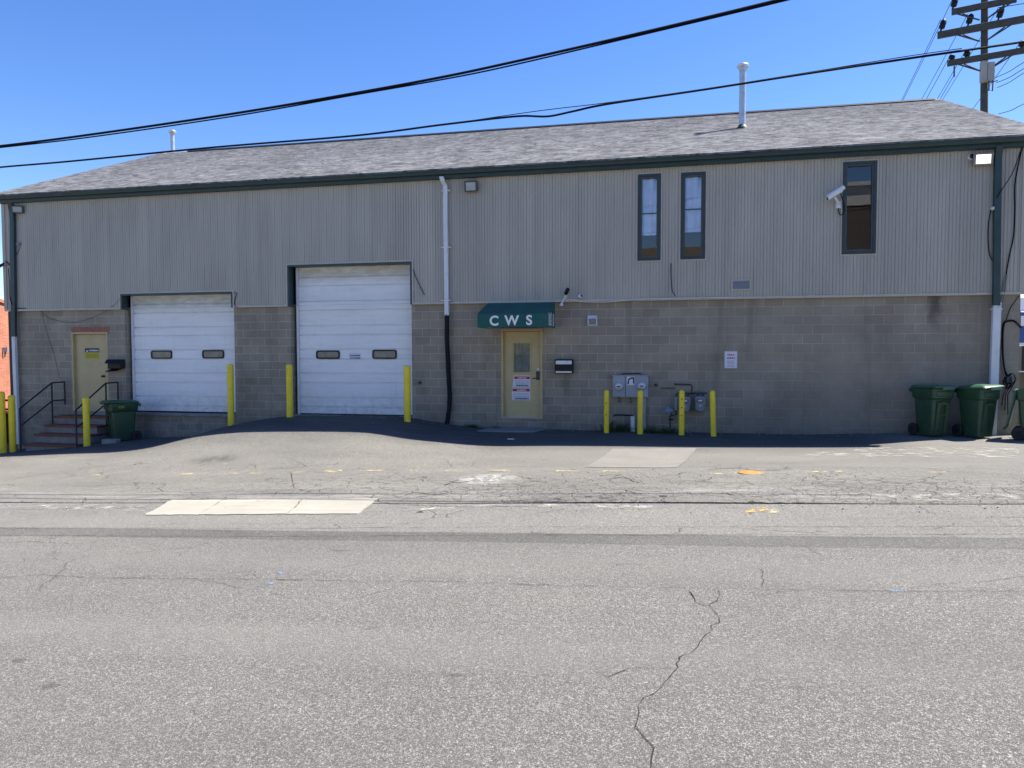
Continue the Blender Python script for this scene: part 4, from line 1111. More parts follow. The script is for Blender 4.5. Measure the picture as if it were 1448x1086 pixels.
# floodlights
def flood(px, py, Y, w, h, label, lit=False, yaw=0, hood=True):
    t = hung('floodlight', label, 'floodlight', px, py, Y, 'wall floodlights under the eaves')
    RM = Matrix.Rotation(yaw, 4, 'Z') @ Matrix.Rotation(radians(18), 4, 'X')
    mb = MB(); mb.loft([[tuple(RM @ Vector(p)) for p in ((-w/2*.8, -.02, -h/2*.8), (w/2*.8, -.02, -h/2*.8), (w/2*.8, -.02, h/2*.8), (-w/2*.8, -.02, h/2*.8))],
              [tuple(RM @ Vector(p)) for p in ((-w/2, -.10, -h/2), (w/2, -.10, -h/2), (w/2, -.10, h/2), (-w/2, -.10, h/2))],
              [tuple(RM @ Vector(p)) for p in ((-w/2, -.17, -h/2), (w/2, -.17, -h/2), (w/2, -.13, h/2), (-w/2, -.13, h/2))]])
    mb.build('housing', M['lamp_grey'] if lit else M['bronze'], t, bevel=.006)
    mb = MB(); f = .72
    zc = .02
    mb.loft([[tuple(RM @ Vector(p)) for p in ((-w/2*f, -.168, -h/2*f), (w/2*f, -.168, -h/2*f), (w/2*f, -.132, h/2*f), (-w/2*f, -.132, h/2*f))],
             [tuple(RM @ Vector(p)) for p in ((-w/2*f, -.178, -h/2*f), (w/2*f, -.178, -h/2*f), (w/2*f, -.142, h/2*f), (-w/2*f, -.142, h/2*f))]])
    mb.build('lens', M['lit'] if lit else M['flood_glass'], t)
    mb = MB(); mb.tube([(0, .0, .02), (0, -.06, 0)], .03, 10); mb.build('mounting_arm', M['bronze'], t)
    return t
flood(27, 295, SY, .30, .20, 'unlit bronze floodlight at the left end under the eave', yaw=.5)
flood(668, 262.5, SY, .32, .25, 'unlit bronze floodlight beside the top of the white middle downspout')
flood(1387, 224, SY, .37, .24, 'lit floodlight glowing white at the right end under the eave', lit=True)
# cameras
def dome(px, py, Y, label, r=.05):
    t = hung('dome_camera', label, 'security camera', px, py, Y)
    mb = MB(); RM = Matrix.Rotation(pi/2, 4, 'X')
    mb.lathe([(r*1.1, 0), (r*1.1, .025), (r, .04), (r*.97, .06), (r*.75, .085), (r*.3, .10), (.002, .102)], seg=18, M=RM); mb.build('housing', M['white_metal'], t, smooth=True)
    mb = MB(); mb.lathe([(r*.5, 0), (r*.5, .035), (.002, .045)], seg=14, M=Matrix.Translation((r*.35, -.062, .0)) @ Matrix.Rotation(radians(35), 4, 'Z') @ RM); mb.build('lens', M['lens'], t, smooth=True)
dome(820.5, 418.7, SY, 'small white dome camera above the flashing near the square vent', .048)
dome(1403.5, 295, SY, 'small white dome camera beside the right teal downspout', .04)
t = hung('round_camera', 'round black and white camera left of the lit floodlight', 'security camera', 1373, 222, SY)
RM = Matrix.Rotation(pi/2, 4, 'X'); mb = MB(); mb.lathe([(.065, 0), (.065, .06), (.055, .075), (.05, .06)], seg=20, M=RM); mb.build('ring', M['white_metal'], t, smooth=True)
mb = MB(); mb.lathe([(.05, 0), (.05, .066), (.03, .075), (.002, .078)], seg=18, M=RM); mb.build('lens', M['lens'], t, smooth=True)
def bullet(px, py, Y, label, L, r, direction, mat, mount, shade=True):
    t = hung('bullet_camera', label, 'security camera', px, py, Y)
    d = Vector(direction).normalized(); c = Vector(mount)
    Mx = Matrix.Translation(c) @ d.to_track_quat('Z', 'Y').to_matrix().to_4x4()
    mb = MB(); mb.lathe([(r*.9, -L/2), (r, -L/2+.01), (r, L/2-.01), (r*.9, L/2)], seg=16, M=Mx); mb.build('body', mat, t, smooth=True)
    mb = MB(); mb.lathe([(r*.7, L/2-.005), (r*.7, L/2+.004), (.002, L/2+.006)], seg=14, M=Mx); mb.build('lens', M['lens'], t, smooth=True)
    return t, c, d
t, c, d = bullet(1177.5, 279, SY, 'white bullet security camera with dangling cable left of the right window', .36, .042, (-.80, -.22, -.50), M['white_metal'], (0, -.22, .02))
mb = MB(); Mx = Matrix.Translation(c+Vector((0, 0, .035))) @ d.to_track_quat('Z', 'Y').to_matrix().to_4x4()
mb.lathe([(.052, -.22), (.052, .17)], seg=16, M=Mx); mb.build('sunshade', M['white_metal'], t, smooth=True)
mb = MB(); mb.lathe([(.032, -.235), (.032, -.222)], seg=12, M=Mx); mb.build('rear_cap', M['black_plastic'], t)
mb = MB(); mb.tube([(.0, -.2, -.03), (.06, -.14, -.10), (.11, -.03, -.16)], .028, 10); mb.box(.06, .16, -.03, -.001, -.24, -.09); mb.build('bracket', M['white_metal'], t, smooth=True)
mb = MB(); mb.tube([(.12, -.2, .04), (.17, -.1, -.05), (.215, -.05, -.16), (.23, -.03, -.30), (.20, -.03, -.38), (.15, -.03, -.39), (.12, -.03, -.33), (.11, -.03, -.24)], .010, 8); mb.build('cable', M['cable'], t, smooth=True)
t, c, d = bullet(803, 414, SY, 'black bullet camera on a white arm at the right end of the awning', .15, .045, (.42, -.5, .72), M['black_plastic'], (0, -.16, .02))
mb = MB(); mb.tube([(-.03, -.14, -.06), (-.10, -.06, -.20), (-.16, -.03, -.27)], .018, 8); mb.tube([(.0, -.12, -.06), (-.04, -.05, -.14), (-.02, -.02, -.20)], .012, 8)
mb.lathe([(.05, -.04), (.05, 0), (.03, .015)], (-.15, -.03, -.26), 12); mb.build('bracket', M['white_metal'], t, smooth=True)
t, c, d = bullet(10.5, 376, SY, 'dark bullet camera sticking out at the left corner of the siding', .22, .04, (-.7, -.5, -.5), M['black_plastic'], (-.12, -.10, 0))
mb = MB(); mb.tube([(-.08, -.08, .02), (.02, -.03, .05), (.05, .05, .05)], .022, 8); mb.build('bracket', M['grey_paint'], t, smooth=True)
mb = MB(); mb.tube([(.02, -.03, .08), (-.03, -.03, .14), (.10, -.03, .02), (.16, -.03, .0)], .009, 6); mb.build('cable', M['cable'], t, smooth=True)
t = hung('wall_socket', 'round grey fitting with a thin wire right of the left teal downspout', 'fitting', 25.5, 345, SY)
mb = MB(); mb.lathe([(.055, 0), (.055, .03), (.03, .04), (.002, .041)], seg=16, M=Matrix.Rotation(pi/2, 4, 'X')); mb.build('plate', M['meter_grey'], t, smooth=True)
mb = MB(); mb.tube([(.06, -.012, .0), (.12, -.01, .03), (.06, -.01, -.12), (-.04, -.01, -.30)], .006, 6); mb.build('wire', M['cable'], t)
# electric meters
x0, x1, z0, z1 = rect(867, 531, 917, 561.5, 0)
t = thing('electric_meter_cabinet', 'grey double electric meter cabinet with two round glass meters', 'meter cabinet', ((x0+x1)/2, 0, z0)); o_ = t.location.copy()
mb = MB(); mb.box(x0, lerp(x0, x1, .355), -.14, -.002, z0, z1); cb = mb.build('cabinet', M['grey_paint'], t, bevel=.008, off=o_)
mb = MB(); mb.box(lerp(x0, x1, .365), x1, -.14, -.002, z0, z1); mb.build('cabinet', M['grey_paint'], t, bevel=.008, off=o_)
mb = MB(); mb.box(x0-.012, x1+.012, -.15, -.002, z1-.004, z1+.012); mb.build('cabinet_cap', M['grey_paint'], t, off=o_)
for px, py in ((875.3, 546.5), (907.6, 545.8)):
    a = at(px, py, -.14); RM = Matrix.Translation((a.x, -.14, a.z)) @ Matrix.Rotation(pi/2, 4, 'X')
    mb = MB(); mb.lathe([(.095, 0), (.095, .03), (.085, .04)], seg=24, M=RM); mt = mb.build('meter', M['galv'], t, smooth=True, off=o_)
    mb = MB(); mb.lathe([(.078, .035), (.078, .085), (.06, .11), (.01, .115)], seg=24, M=RM); mb.build('meter_glass', M['meter_face'] if 'meter_face' in M else M['white_pvc'], mt, smooth=True, off=o_)
    mb = MB(); mb.box(a.x-.045, a.x+.045, -.258, -.254, a.z-.012, a.z+.018); mb.box(a.x-.03, a.x+.03, -.258, -.254, a.z-.045, a.z-.03); mb.build('dial', M['ink'], mt, off=o_)
R_ = rect(886.5, 532.5, 897, 544.5, -.14); mb = MB(); mb.box(R_[0], R_[1], -.145, -.1415, R_[2], R_[3]); sk = mb.build('sticker', M['paper'], t, off=o_)
mb = MB(); cx, cz = (R_[0]+R_[1])/2, (R_[2]+R_[3])/2; k = R_[1]-R_[0]
mb.prism([(cx-.48*k, cz-.5*k), (cx-.30*k, cz+.3*k), (cx+.1*k, cz+.5*k), (cx+.48*k, cz+.5*k), (cx+.48*k, cz-.45*k), (cx+.3*k, cz-.3*k), (cx+.3*k, cz+.25*k), (cx, cz+.25*k), (cx-.2*k, cz), (cx-.2*k, cz-.4*k)], -.1475, -.1455); mb.build('emblem', M['ink'], sk, off=o_)
a = at(911.5, 562, -.05); mb = MB(); mb.tube([(a.x, -.07, z0+.01), (a.x, -.07, zg(a.x, -.07)-.05)], .036, 12); mb.build('conduit', M['grey_paint'], t, smooth=True, off=o_)
for px, l in ((875.5, .10), (891.5, .12)):
    a = at(px, 563, -.08); mb = MB(); mb.tube([(a.x-.02, -.08, z0+.01), (a.x+.01, -.08, z0-l*.5), (a.x+.035, -.08, z0-l), (a.x, -.08, z0-l*1.15), (a.x-.03, -.08, z0-l*.8)], .011, 8); mb.build('cable_tail', M['dark_pipe'], t, smooth=True, off=o_)
mb = MB(); a = at(880, 529, -.02); b = at(906, 528.5, -.02); mb.tube([(a.x, -.03, z1+.012), (a.x, -.03, z1+.045), (b.x, -.03, z1+.055), (b.x, -.03, z1+.012)], .012, 8); mb.build('top_conduit', M['dark_pipe'], t, off=o_)
# white cleanout pipe with a black pipe arm
a = at(894.5, 612, -.18); tp = at(894.5, 588.5, -.18)
t = thing('cleanout_pipe', 'short white plastic pipe with a thin black pipe, below the meter cabinet', 'pipe', (a.x, -.18, zg(a.x, -.18))); h = tp.z-t.location.z
mb = MB(); mb.tube([(0, 0, -.1), (0, 0, h)], .047, 14); mb.build('post', M['white_pvc'], t, smooth=True)
mb = MB(); mb.tube([(0, .0, h-.02), (0, .0, h+.015), (-.40, .06, h+.02), (-.44, .10, h), (-.44, .17, h-.02)], .016, 8); mb.build('pipe_arm', M['black_plastic'], t, smooth=True)
# gas meters
def gas_meter(px, py, label):
    a = at(px, py, -.17); t = thing('gas_meter', label, 'gas meter', (a.x, -.17, a.z), group='grey gas meters on the wall')
    mb = MB()
    def sec(y, s): return [(s*x, y, z*(.6+.4*s)) for x, z in ((-.075, -.17), (.075, -.17), (.105, -.11), (.118, .05), (.112, .135), (.085, .165), (-.085, .165), (-.112, .135), (-.118, .05), (-.105, -.11))]
    mb.loft([sec(.10, .85), sec(.07, 1), sec(-.06, 1), sec(-.085, .82)]); mb.build('body', M['meter_grey'], t, smooth=True)
    mb = MB(); mb.box(-.062, .062, -.125, -.08, .035, .10); ix = mb.build('index_box', M['dark_sash'], t, bevel=.006)
    mb = MB(); mb.box(-.045, .045, -.130, -.1255, .055, .09); mb.build('index_plate', M['white_paint'], ix)
    mb = MB(); mb.box(-.03, .03, -.0905, -.084, -.07, -.02); mb.build('label_plate', M['tan_trim'], t)
    mb = MB()
    for s in (-1, 1): mb.tube([(s*.06, 0, .16), (s*.06, 0, .215)], .024, 10); mb.lathe([(.034, .19), (.034, .215)], (s*.06, 0, 0), 6)
    mb.build('union_nuts', M['dark_pipe'], t, smooth=True)
    return t
gas_meter(969, 571, 'left grey gas meter, half hidden behind a yellow bollard')
gas_meter(990, 570.5, 'right grey gas meter, standing clear between two yellow bollards')
a0 = at(948, 600, -.16); t = thing('gas_regulator', 'grey dome gas regulator with dark pipework left of the gas meters', 'gas regulator', (a0.x, -.16, zg(a0.x, -.16))); o_ = t.location.copy()
c = at(944.5, 580, -.22); mb = MB(); mb.lathe([(.115, -.02), (.12, 0), (.115, .02), (.09, .055), (.05, .08), (.045, .11), (.003, .112)], (c.x, -.20, c.z-.02), 22, None); mb.build('dome', M['meter_grey'], t, smooth=True, off=o_)
mb = MB(); mb.tube([(c.x+.02, -.2, c.z-.03), (c.x+.03, -.2, c.z-.12)], .035, 10); mb.tube([(c.x-.17, -.2, c.z-.01), (c.x-.10, -.2, c.z-.01)], .022, 8); mb.build('valve_body', M['meter_grey'], t, smooth=True, off=o_)
def pt(px, py, y=-.16): q = at(px, py, y); return (q.x, y, q.z)
mb = MB()
mb.tube([pt(947.5, 614), pt(947.5, 588), pt(949, 584)], .020, 8)
mb.tube([pt(949, 588), pt(956, 586), pt(956.5, 558), pt(959, 556), pt(964, 556)], .022, 8)
mb.tube([pt(964, 556), pt(1000, 556)], .018, 8)
mb.tube([pt(978, 556), pt(978.5, 545.5), pt(977, 544), pt(955, 543.5)], .018, 8); mb.tube([pt(955, 543.5), (pt(955, 543.5)[0], 0, pt(955, 543.5)[2])], .024, 8)
mb.tube([pt(934, 549, -.03), pt(955, 549, -.03)], .012, 8); mb.tube([pt(927, 544, -.02), pt(928, 545, -.06)], .03, 10)
mb.build('pipework', M['dark_pipe'], t, smooth=True, off=o_)
a = pt(978.5, 556.5); mb = MB(); mb.box(a[0]-.055, a[0]+.055, -.20, -.12, a[2]-.016, a[2]+.016); a = pt(949, 593); mb.box(a[0]-.05, a[0]+.05, -.2, -.13, a[2]-.02, a[2]+.02); mb.build('valve_handle', M['black_metal'], t, bevel=.004, off=o_)
mb = MB(); a = pt(956, 572); mb.box(a[0]-.03, a[0]+.03, -.19, -.14, a[2]-.13, a[2]+.17); mb.build('riser_box', M['meter_grey'], t, bevel=.006, off=o_)
# signs
def dashes(mb, x0, x1, z0, z1, rows, y, fill=.62, rnd=None, wl=(.010, .035)):
    rnd = rnd or random
    h = (z1-z0)/rows
    for k in range(rows):
        z = z1-(k+1)*h; x = x0+rnd.uniform(0, .015)
        while x < x1-.01:
            w = min(rnd.uniform(*wl), x1-x)
            zz = z+rnd.uniform(0, .12)*h
            mb.face([(x, y, zz), (x+w, y, zz), (x+w, y, zz+h*fill), (x, y, zz+h*fill)])
            x += w+rnd.uniform(.006, .014)
rs = random.Random(11)
x0, x1, z0, z1 = rect(1024.8, 497, 1042, 520.5, 0)
t = thing('wall_sign', 'small white metal sign with dark red print on the right block wall', 'sign', ((x0+x1)/2, 0, z0)); o_ = t.location.copy()
mb = MB(); mb.box(x0-.012, x1+.012, -.012, -.001, z0-.012, z1+.012); mb.build('backing', M['grey_paint'], t, off=o_)
mb = MB(); mb.box(x0, x1, -.016, -.0125, z0, z1); mb.build('panel', M['paper'], t, off=o_)
mb = MB(); H = z1-z0; dashes(mb, x0+.05, x1-.05, z1-.25*H, z1-.16*H, 1, -.0185, .8, rs, (.02, .04)); dashes(mb, x0+.04, x1-.05, z1-.44*H, z1-.34*H, 1, -.0185, .85, rs, (.02, .045)); mb.build('heading', M['ink_red'], t, off=o_)
mb = MB(); dashes(mb, x0+.05, x1-.05, z0+.08*H, z1-.52*H, 5, -.0185, .4, rs, (.015, .04)); mb.build('small_print', M['ink_blue'], t, off=o_)
# posters on the office door
YP = .0735
def poster(px0, py0, px1, py1, label, band, skew):
    x0, x1, z0, z1 = rect(px0, py0, px1, py1, YP); H = z1-z0
    t = thing('door_notice', label, 'notice', ((x0+x1)/2, YP, z0)); o_ = t.location.copy()
    mb = MB(); mb.prism([(x0, z0), (x1, z0), (x1, z1), (x0+skew, z1)], YP-.003, YP-.0005); mb.build('sheet', M['paper'], t, off=o_)
    mb = MB(); bz = z1-.02; mb.prism([(x0+skew+.012, bz-.23*H), (x1-.012, bz-.23*H), (x1-.012, bz), (x0+skew+.012, bz)], YP-.0045, YP-.0032); mb.build('red_band', M['ink_red'], t, off=o_)
    mb = MB(); dashes(mb, x0+.12, x1-.10, bz-.19*H, bz-.05*H, 1, YP-.0055, .75, rs, (.015, .03)); mb.build('heading', M['paper'], t, off=o_)
    mb = MB(); dashes(mb, x0+skew+.03, x1-.03, z0+.04*H, bz-.30*H, 5, YP-.0055, .38, rs, (.012, .05)); mb.build('small_print', M['ink_blue'], t, off=o_)
    mb = MB(); dashes(mb, x0+.08, x1-.04, z0+.08*H, z0+.22*H, 1, YP-.0065, .6, rs, (.02, .05)); mb.build('bold_line', M['ink'], t, off=o_)
poster(724.8, 531, 750, 547.3, 'upper white notice with red heading taped to the office door', 0, .03)
poster(724, 548.2, 750, 566, 'lower white notice with dark red band taped to the office door', 0, 0)
x0, x1, z0, z1 = rect(120.2, 492.5, 140.5, 508, YP)
t = thing('caution_sign', 'black and yellow caution sign on the tan side door', 'sign', ((x0+x1)/2, YP, z0)); o_ = t.location.copy(); H = z1-z0
mb = MB(); mb.box(x0, x1, YP-.003, YP-.0005, z0, z1-.36*H-.001); mb.build('yellow_panel', M['sign_yellow'], t, off=o_)
mb = MB(); mb.box(x0, x1, YP-.003, YP-.0005, z1-.36*H, z1); mb.build('black_header', M['black_plastic'], t, off=o_)
mb = MB(); zc = z1-.2*H; mb.prism([(x0+.03, zc-.035), (x0+.10, zc-.035), (x0+.065, zc+.03)], YP-.0045, YP-.0032); dashes(mb, x0+.12, x1-.02, zc-.03, zc+.03, 1, YP-.0045, .8, rs, (.015, .03)); mb.build('header_lettering', M['sign_cream'] if 'sign_cream' in M else M['paper'], t, off=o_)
mb = MB(); dashes(mb, x0+.03, x1-.04, z0+.15*H, z0+.52*H, 2, YP-.0045, .5, rs, (.02, .06)); mb.build('small_print', M['sign_olive'], t, off=o_)
x0, x1, z0, z1 = rect(493.5, 499, 510, 508, .19)
mb = MB(); mb.box(x0, x1, .194, .196, z0, z1); t = mb.build('paper_note', M['paper'])
tag(t, 'white paper note with two handwritten lines on the taller dock door', 'note')
mb = MB(); dashes(mb, x0+.02, x1-.02, z0+.01, z1-.03, 2, .193, .55, rs, (.02, .06)); mb.build('handwriting', M['ink'], t)

# ------------------------------------------------------------------ cables on the walls
def cable(name, label, cat, pts, r, mat, sub=4, group=None):
    P = [Vector(p) for p in pts]; out = []
    for i in range(len(P)-1):                          # Catmull-Rom
        p0 = P[max(0, i-1)]; p1 = P[i]; p2 = P[i+1]; p3 = P[min(len(P)-1, i+2)]
        for k in range(sub):
            u = k/sub
            out.append(.5*((2*p1)+(p2-p0)*u+(2*p0-5*p1+4*p2-p3)*u*u+(3*p1-p0-3*p2+p3)*u**3))
    out.append(P[-1]); c = out[0].copy()
    mb = MB(); mb.tube([q-c for q in out], r, 6); o = mb.build(name, mat, smooth=True); o.location = c
    return tag(o, label, cat, group)
S = SY-.02
cable('wall_cable', 'black cable hanging down the siding right of the right teal downspout', 'cable', [P3(1446, 206, S), P3(1441, 228, S), P3(1435, 262, S), P3(1435, 300, S), P3(1433, 335, S), P3(1428, 358, S), P3(1424, 380, S), P3(1423, 388, S)], .012, M['cable'])
cable('wall_cable', 'thin black cable slanting from the eave corner across the right downspout to the dome camera', 'cable', [P3(1443, 214, S-.1), P3(1431, 246, S-.12), P3(1414, 272, S-.13), P3(1406, 288, S-.02), P3(1401, 298, S), P3(1397.5, 320, S), P3(1397.5, 345, S), P3(1400, 362, S), P3(1405, 370, S)], .009, M['cable'])
cable('wall_cable', 'pale grey cable running down the right wall nearest the white downspout', 'cable', [P3(1423, 388, S), P3(1418, 408, S), P3(1413.5, 440, -.03), P3(1414.5, 470, -.03), P3(1412, 500, -.03), P3(1410, 525, -.03), P3(1413, 545, -.03)], .010, M['grey_cable'])
cable('wall_cable', 'pale grey cable running down the right wall farther from the white downspout', 'cable', [P3(1424, 388, S), P3(1421, 410, S), P3(1416, 445, -.03), P3(1414.5, 480, -.03), P3(1416, 505, -.03), P3(1420, 530, -.03), P3(1424, 538, -.03)], .012, M['grey_cable'])
cable('wall_cable', 'thick black conduit bent along the right corner of the block wall', 'cable', [(XR+.02, -.03, zat(1441, 463.5, 0)), P3(1434, 454, -.03), P3(1424, 454.5, -.03), P3(1419, 459, -.03), P3(1417.5, 480, -.03), P3(1418, 505, -.03), P3(1421, 525, -.03), P3(1427, 535, -.04)], .020, M['cable'])
cable('wall_cable', 'thin black wire rising slantwise to the right corner of the block wall', 'cable', [P3(1422, 455, -.03), P3(1428, 437, -.03), P3(1434, 428, -.03), P3(1441, 418, -.03)], .008, M['cable'])
t = hung('cable_coil', 'tangled coil of dark cable on the right corner wall above the bins', 'cable coil', 1426, 538, -.03)
mb = MB(); rnd = random.Random(4)
for k in range(7):
    c = Vector((rnd.uniform(-.03, .06), -.03, rnd.uniform(-.08, .06))); rr = rnd.uniform(.05, .13); ph = rnd.uniform(0, 6)
    mb.tube([c+Vector((rr*.6*cos(ph+u*.5), rnd.uniform(-.02, .02), rr*sin(ph+u*.5))) for u in range(12)], .010, 6)
for k in range(3):
    mb.tube([(-.02+.05*k, -.03, -.08), (-.10+.04*k, -.03, -.30), (-.12+.06*k, -.02, -.52-.1*k)], .008, 6)
mb.build('loops', M['cable'], t, smooth=True)
mb = MB(); mb.box(-.05, .05, -.05, .02, -.04, .08); mb.build('junction_box', M['dark_pipe'], t, bevel=.006)
cable('wall_wire', 'thin dark wire drooping across the block wall above the side door', 'wire', [P3(56, 437, -.02), P3(68, 449, -.02), P3(90, 455, -.02), P3(112, 455, -.02), P3(140, 445, -.02), P3(160, 432, S), P3(172, 420, S)], .005, M['faint_wire'])
cable('wall_wire', 'faint dark wire slanting down the blocks left of the side door', 'wire', [P3(58, 438, -.015), P3(66, 470, -.015), P3(76, 500, -.015), P3(84, 535, -.015)], .004, M['faint_wire'])
cable('wall_wire', 'dark wire kinked at the right top corner of the smaller dock door', 'wire', [P3(331, 414, S), P3(335, 415, S), P3(333, 421, S), P3(331.5, 428, S), P3(333, 433, S), P3(337, 434, S)], .009, M['dark_pipe'])
cable('wall_wire', 'stiff dark wire slanting down from the top corner of the taller dock door', 'wire', [P3(584, 381, S), P3(588, 392, S), P3(593, 403, S), P3(600, 417, S)], .010, M['dark_pipe'])
cable('wall_wire', 'dark hooked wire hanging below the pair of narrow windows', 'wire', [P3(949, 372, S), P3(948.5, 382, S), P3(949.5, 400, S), P3(951, 412, S), P3(955, 418.5, S)], .008, M['cable'])
cable('wall_wire', 'white cable along the siding foot right of the small dome camera', 'wire', [P3(802, 424, S-.02), P3(812, 424, S-.02), P3(822, 426.5, S-.02), P3(860, 427, S-.02), P3(900, 423, S-.02), P3(960, 421.5, S-.02), P3(1050, 420, S-.02)], .009, M['white_pvc'])
cable('wall_wire', 'thin black cable looped behind the left teal downspout', 'wire', [P3(12, 380, -.16), P3(13.5, 400, -.18), P3(14, 420, -.19), P3(16, 428, -.19), P3(17.5, 431, -.18)], .009, M['cable'])
cable('wall_wire', 'short dark wire at the left foot of the siding', 'wire', [P3(22, 435.5, S), P3(28, 436, S), P3(36, 436, S)], .010, M['cable'])

# ------------------------------------------------------------------ overhead street cables
def ohpts(pp, Y): return [at(x, y, Y) for x, y in pp]      # they hang over the kerb, sloping up to the right
up = [(-160, 223.5), (0, 206.5), (130, 190), (331, 160.5), (500, 132), (620, 110), (715, 90), (900, 48), (1100, 0), (1260, -42)]
cable('overhead_cable', 'thick black overhead cable, the upper of the two crossing the sky', 'overhead cable', ohpts(up, -6.35), .019, M['cable'], 8)
cable('overhead_cable', 'thin black messenger wire lashed along the upper overhead cable', 'overhead cable', [p+Vector((0, 0, -.036+.010*sin(i*1.9))) for i, p in enumerate(ohpts(up, -6.35))], .011, M['cable'], 8)
low = [(-160, 252), (0, 236.5), (100, 228), (300, 208.5), (500, 192), (620, 177), (700, 167.5), (740, 164), (775, 164.5), (810, 157.5), (860, 147), (1000, 126), (1148, 103), (1300, 80.5), (1448, 59), (1600, 34)]
cable('overhead_cable', 'black overhead cable with a small sag, the lower one passing before the roof', 'overhead cable', ohpts(low, -6.2), .0155, M['cable'], 8)
th = [(640, 174.5), (760, 157), (860, 145), (1000, 125), (1148, 101.5), (1280, 80), (1360, 68.5)]
cable('overhead_cable', 'hair-thin wire just above the sag of the lower overhead cable', 'overhead cable', ohpts(th, -6.2), .006, M['cable'], 8)

# ------------------------------------------------------------------ utility pole behind the building
PY = 16.0
pb = at(1393.5, 150, PY)
UP = thing('utility_pole', 'tall dark wooden utility pole with three crossarms behind the right end of the roof', 'utility pole', (pb.x, PY, zg(pb.x, 0)))
o_ = UP.location.copy()
topz = at(1391, -60, PY).z
mb = MB(); mb.tube([(pb.x, PY, o_.z-.3), (pb.x, PY, 9), (at(1391, 0, PY).x, PY, topz)], [.165, .142, .118], 16); mb.build('pole', M['wood_pole'], UP, smooth=True, off=o_)
ang = radians(18); ad = Vector((cos(ang), -sin(ang), 0))
def arm(pxc, pyc, l0, l1, th_, ins, braces=True):
    c = at(pxc, pyc, PY-.2); c = Vector((c.x, PY-.22, c.z)); mb = MB()
    Mx = Matrix.Translation(c) @ Matrix.Rotation(-ang, 4, 'Z')
    mb.box(-l0, l1, -.06, .06, -th_/2, th_/2, Mx); a = mb.build('crossarm', M['wood_pole'], UP, bevel=.01, off=o_)
    for u, hh in ins:
        mb = MB(); mb.lathe([(.035, 0), (.035, hh*.25), (.11, hh*.3), (.12, hh*.5), (.08, hh*.55), (.12, hh*.62), (.11, hh*.85), (.05, hh), (.003, hh)], (0, 0, 0), 12, Matrix.Translation(Mx @ Vector((u, 0, th_/2-.02))) @ Matrix.Rotation(radians(16), 4, 'Y')); mb.build('insulator', M['black_plastic'], a, smooth=True, off=o_)
    if braces:
        for s in (-1, 1):
            mb = MB(); mb.tube([Mx @ Vector((s*.95, -.07, -th_/2+.02)), Mx @ Vector((s*.12, -.05, -th_/2-.42))], .03, 6); mb.build('brace', M['wood_pole'], a, off=o_)
            mb = MB(); mb.tube([Mx @ Vector((s*.7, .10, -th_/2+.02)), Mx @ Vector((s*.12, .30, -th_/2-.30))], .025, 6); mb.build('brace', M['wood_pole'], a, off=o_)
    return Mx, a
sc_ = (at(1400, 60, PY)-at(1390, 60, PY)).length/10
m1, a1 = arm(1390.5, 8.5, 43*sc_, 43*sc_, .23, [(-42*sc_, .45), (41*sc_, .45)])
m2, a2 = arm(1391, 38, 63*sc_, 66*sc_, .27, [(-59*sc_, .50), (-22*sc_, .50), (18*sc_, .52), (58*sc_, .50)])
m3, a3 = arm(1392.5, 81, 51*sc_, 52*sc_, .23, [(-46*sc_, .22), (-26*sc_, .28), (46*sc_, .30)])
mb = MB(); q = m3 @ Vector((-41*sc_, 0, -.15)); mb.tube([q, q-Vector((0, 0, .42))], .03, 8); mb.build('hanger', M['wood_pole'], a3, off=o_)
c = at(1396.5, 100, PY-.35); mb = MB(); mb.box(c.x-.22, c.x-.02, PY-.40, PY-.16, c.z-.40, c.z+.38); mb.box(c.x-.005, c.x+.24, PY-.40, PY-.12, c.z-.38, c.z+.32); mb.build('transformer_box', M['pole_box'], UP, bevel=.01, off=o_)
c = at(1402, 117, PY-.3); mb = MB(); mb.tube([(c.x-.1, PY-.3, c.z+.35), (c.x-.08, PY-.3, c.z-.28), (c.x+.04, PY-.3, c.z-.32), (c.x+.06, PY-.3, c.z+.2)], .025, 8); mb.tube([(c.x-.2, PY-.3, c.z-.28), (c.x-.1, PY-.3, c.z-.28)], .03, 8); mb.tube([(c.x-.15, PY-.3, c.z), (c.x+.2, PY-.35, c.z+.05)], .02, 8); mb.build('riser_pipe', M['dark_pipe'], UP, smooth=True, off=o_)
# power lines: away from us over the far side, and off to the right
lines = [(m1 @ Vector((-42*sc_, 0, .5)), 'top crossarm, left end'), (m2 @ Vector((-59*sc_, 0, .6)), 'middle crossarm, left end'), (m2 @ Vector((-22*sc_, 0, .6)), 'middle crossarm, inner left insulator'),
         (m3 @ Vector((-46*sc_, 0, .35)), 'bottom crossarm, left end'), (m3 @ Vector((-26*sc_, 0, .4)), 'bottom crossarm, inner left pin'), (m3 @ Vector((-41*sc_, 0, -.5)), 'hanger under the bottom crossarm'),
         (m2 @ Vector((18*sc_, 0, .6)), 'middle crossarm, right of the pole'), (m3 @ Vector((46*sc_, 0, .35)), 'bottom crossarm, right end')]
for p, where in lines:
    e = p+Vector((4.5, 62, -1.0)); n = 14
    pts_ = [p.lerp(e, i/n)+Vector((0, 0, -1.6*4*(i/n)*(1-i/n))) for i in range(n+1)]
    cable('power_line', 'thin power line running away behind the roof from the '+where, 'power line', pts_, .012, M['line_grey'] if 'line_grey' in M else M['cable'], 2, 'thin power lines of the utility pole')
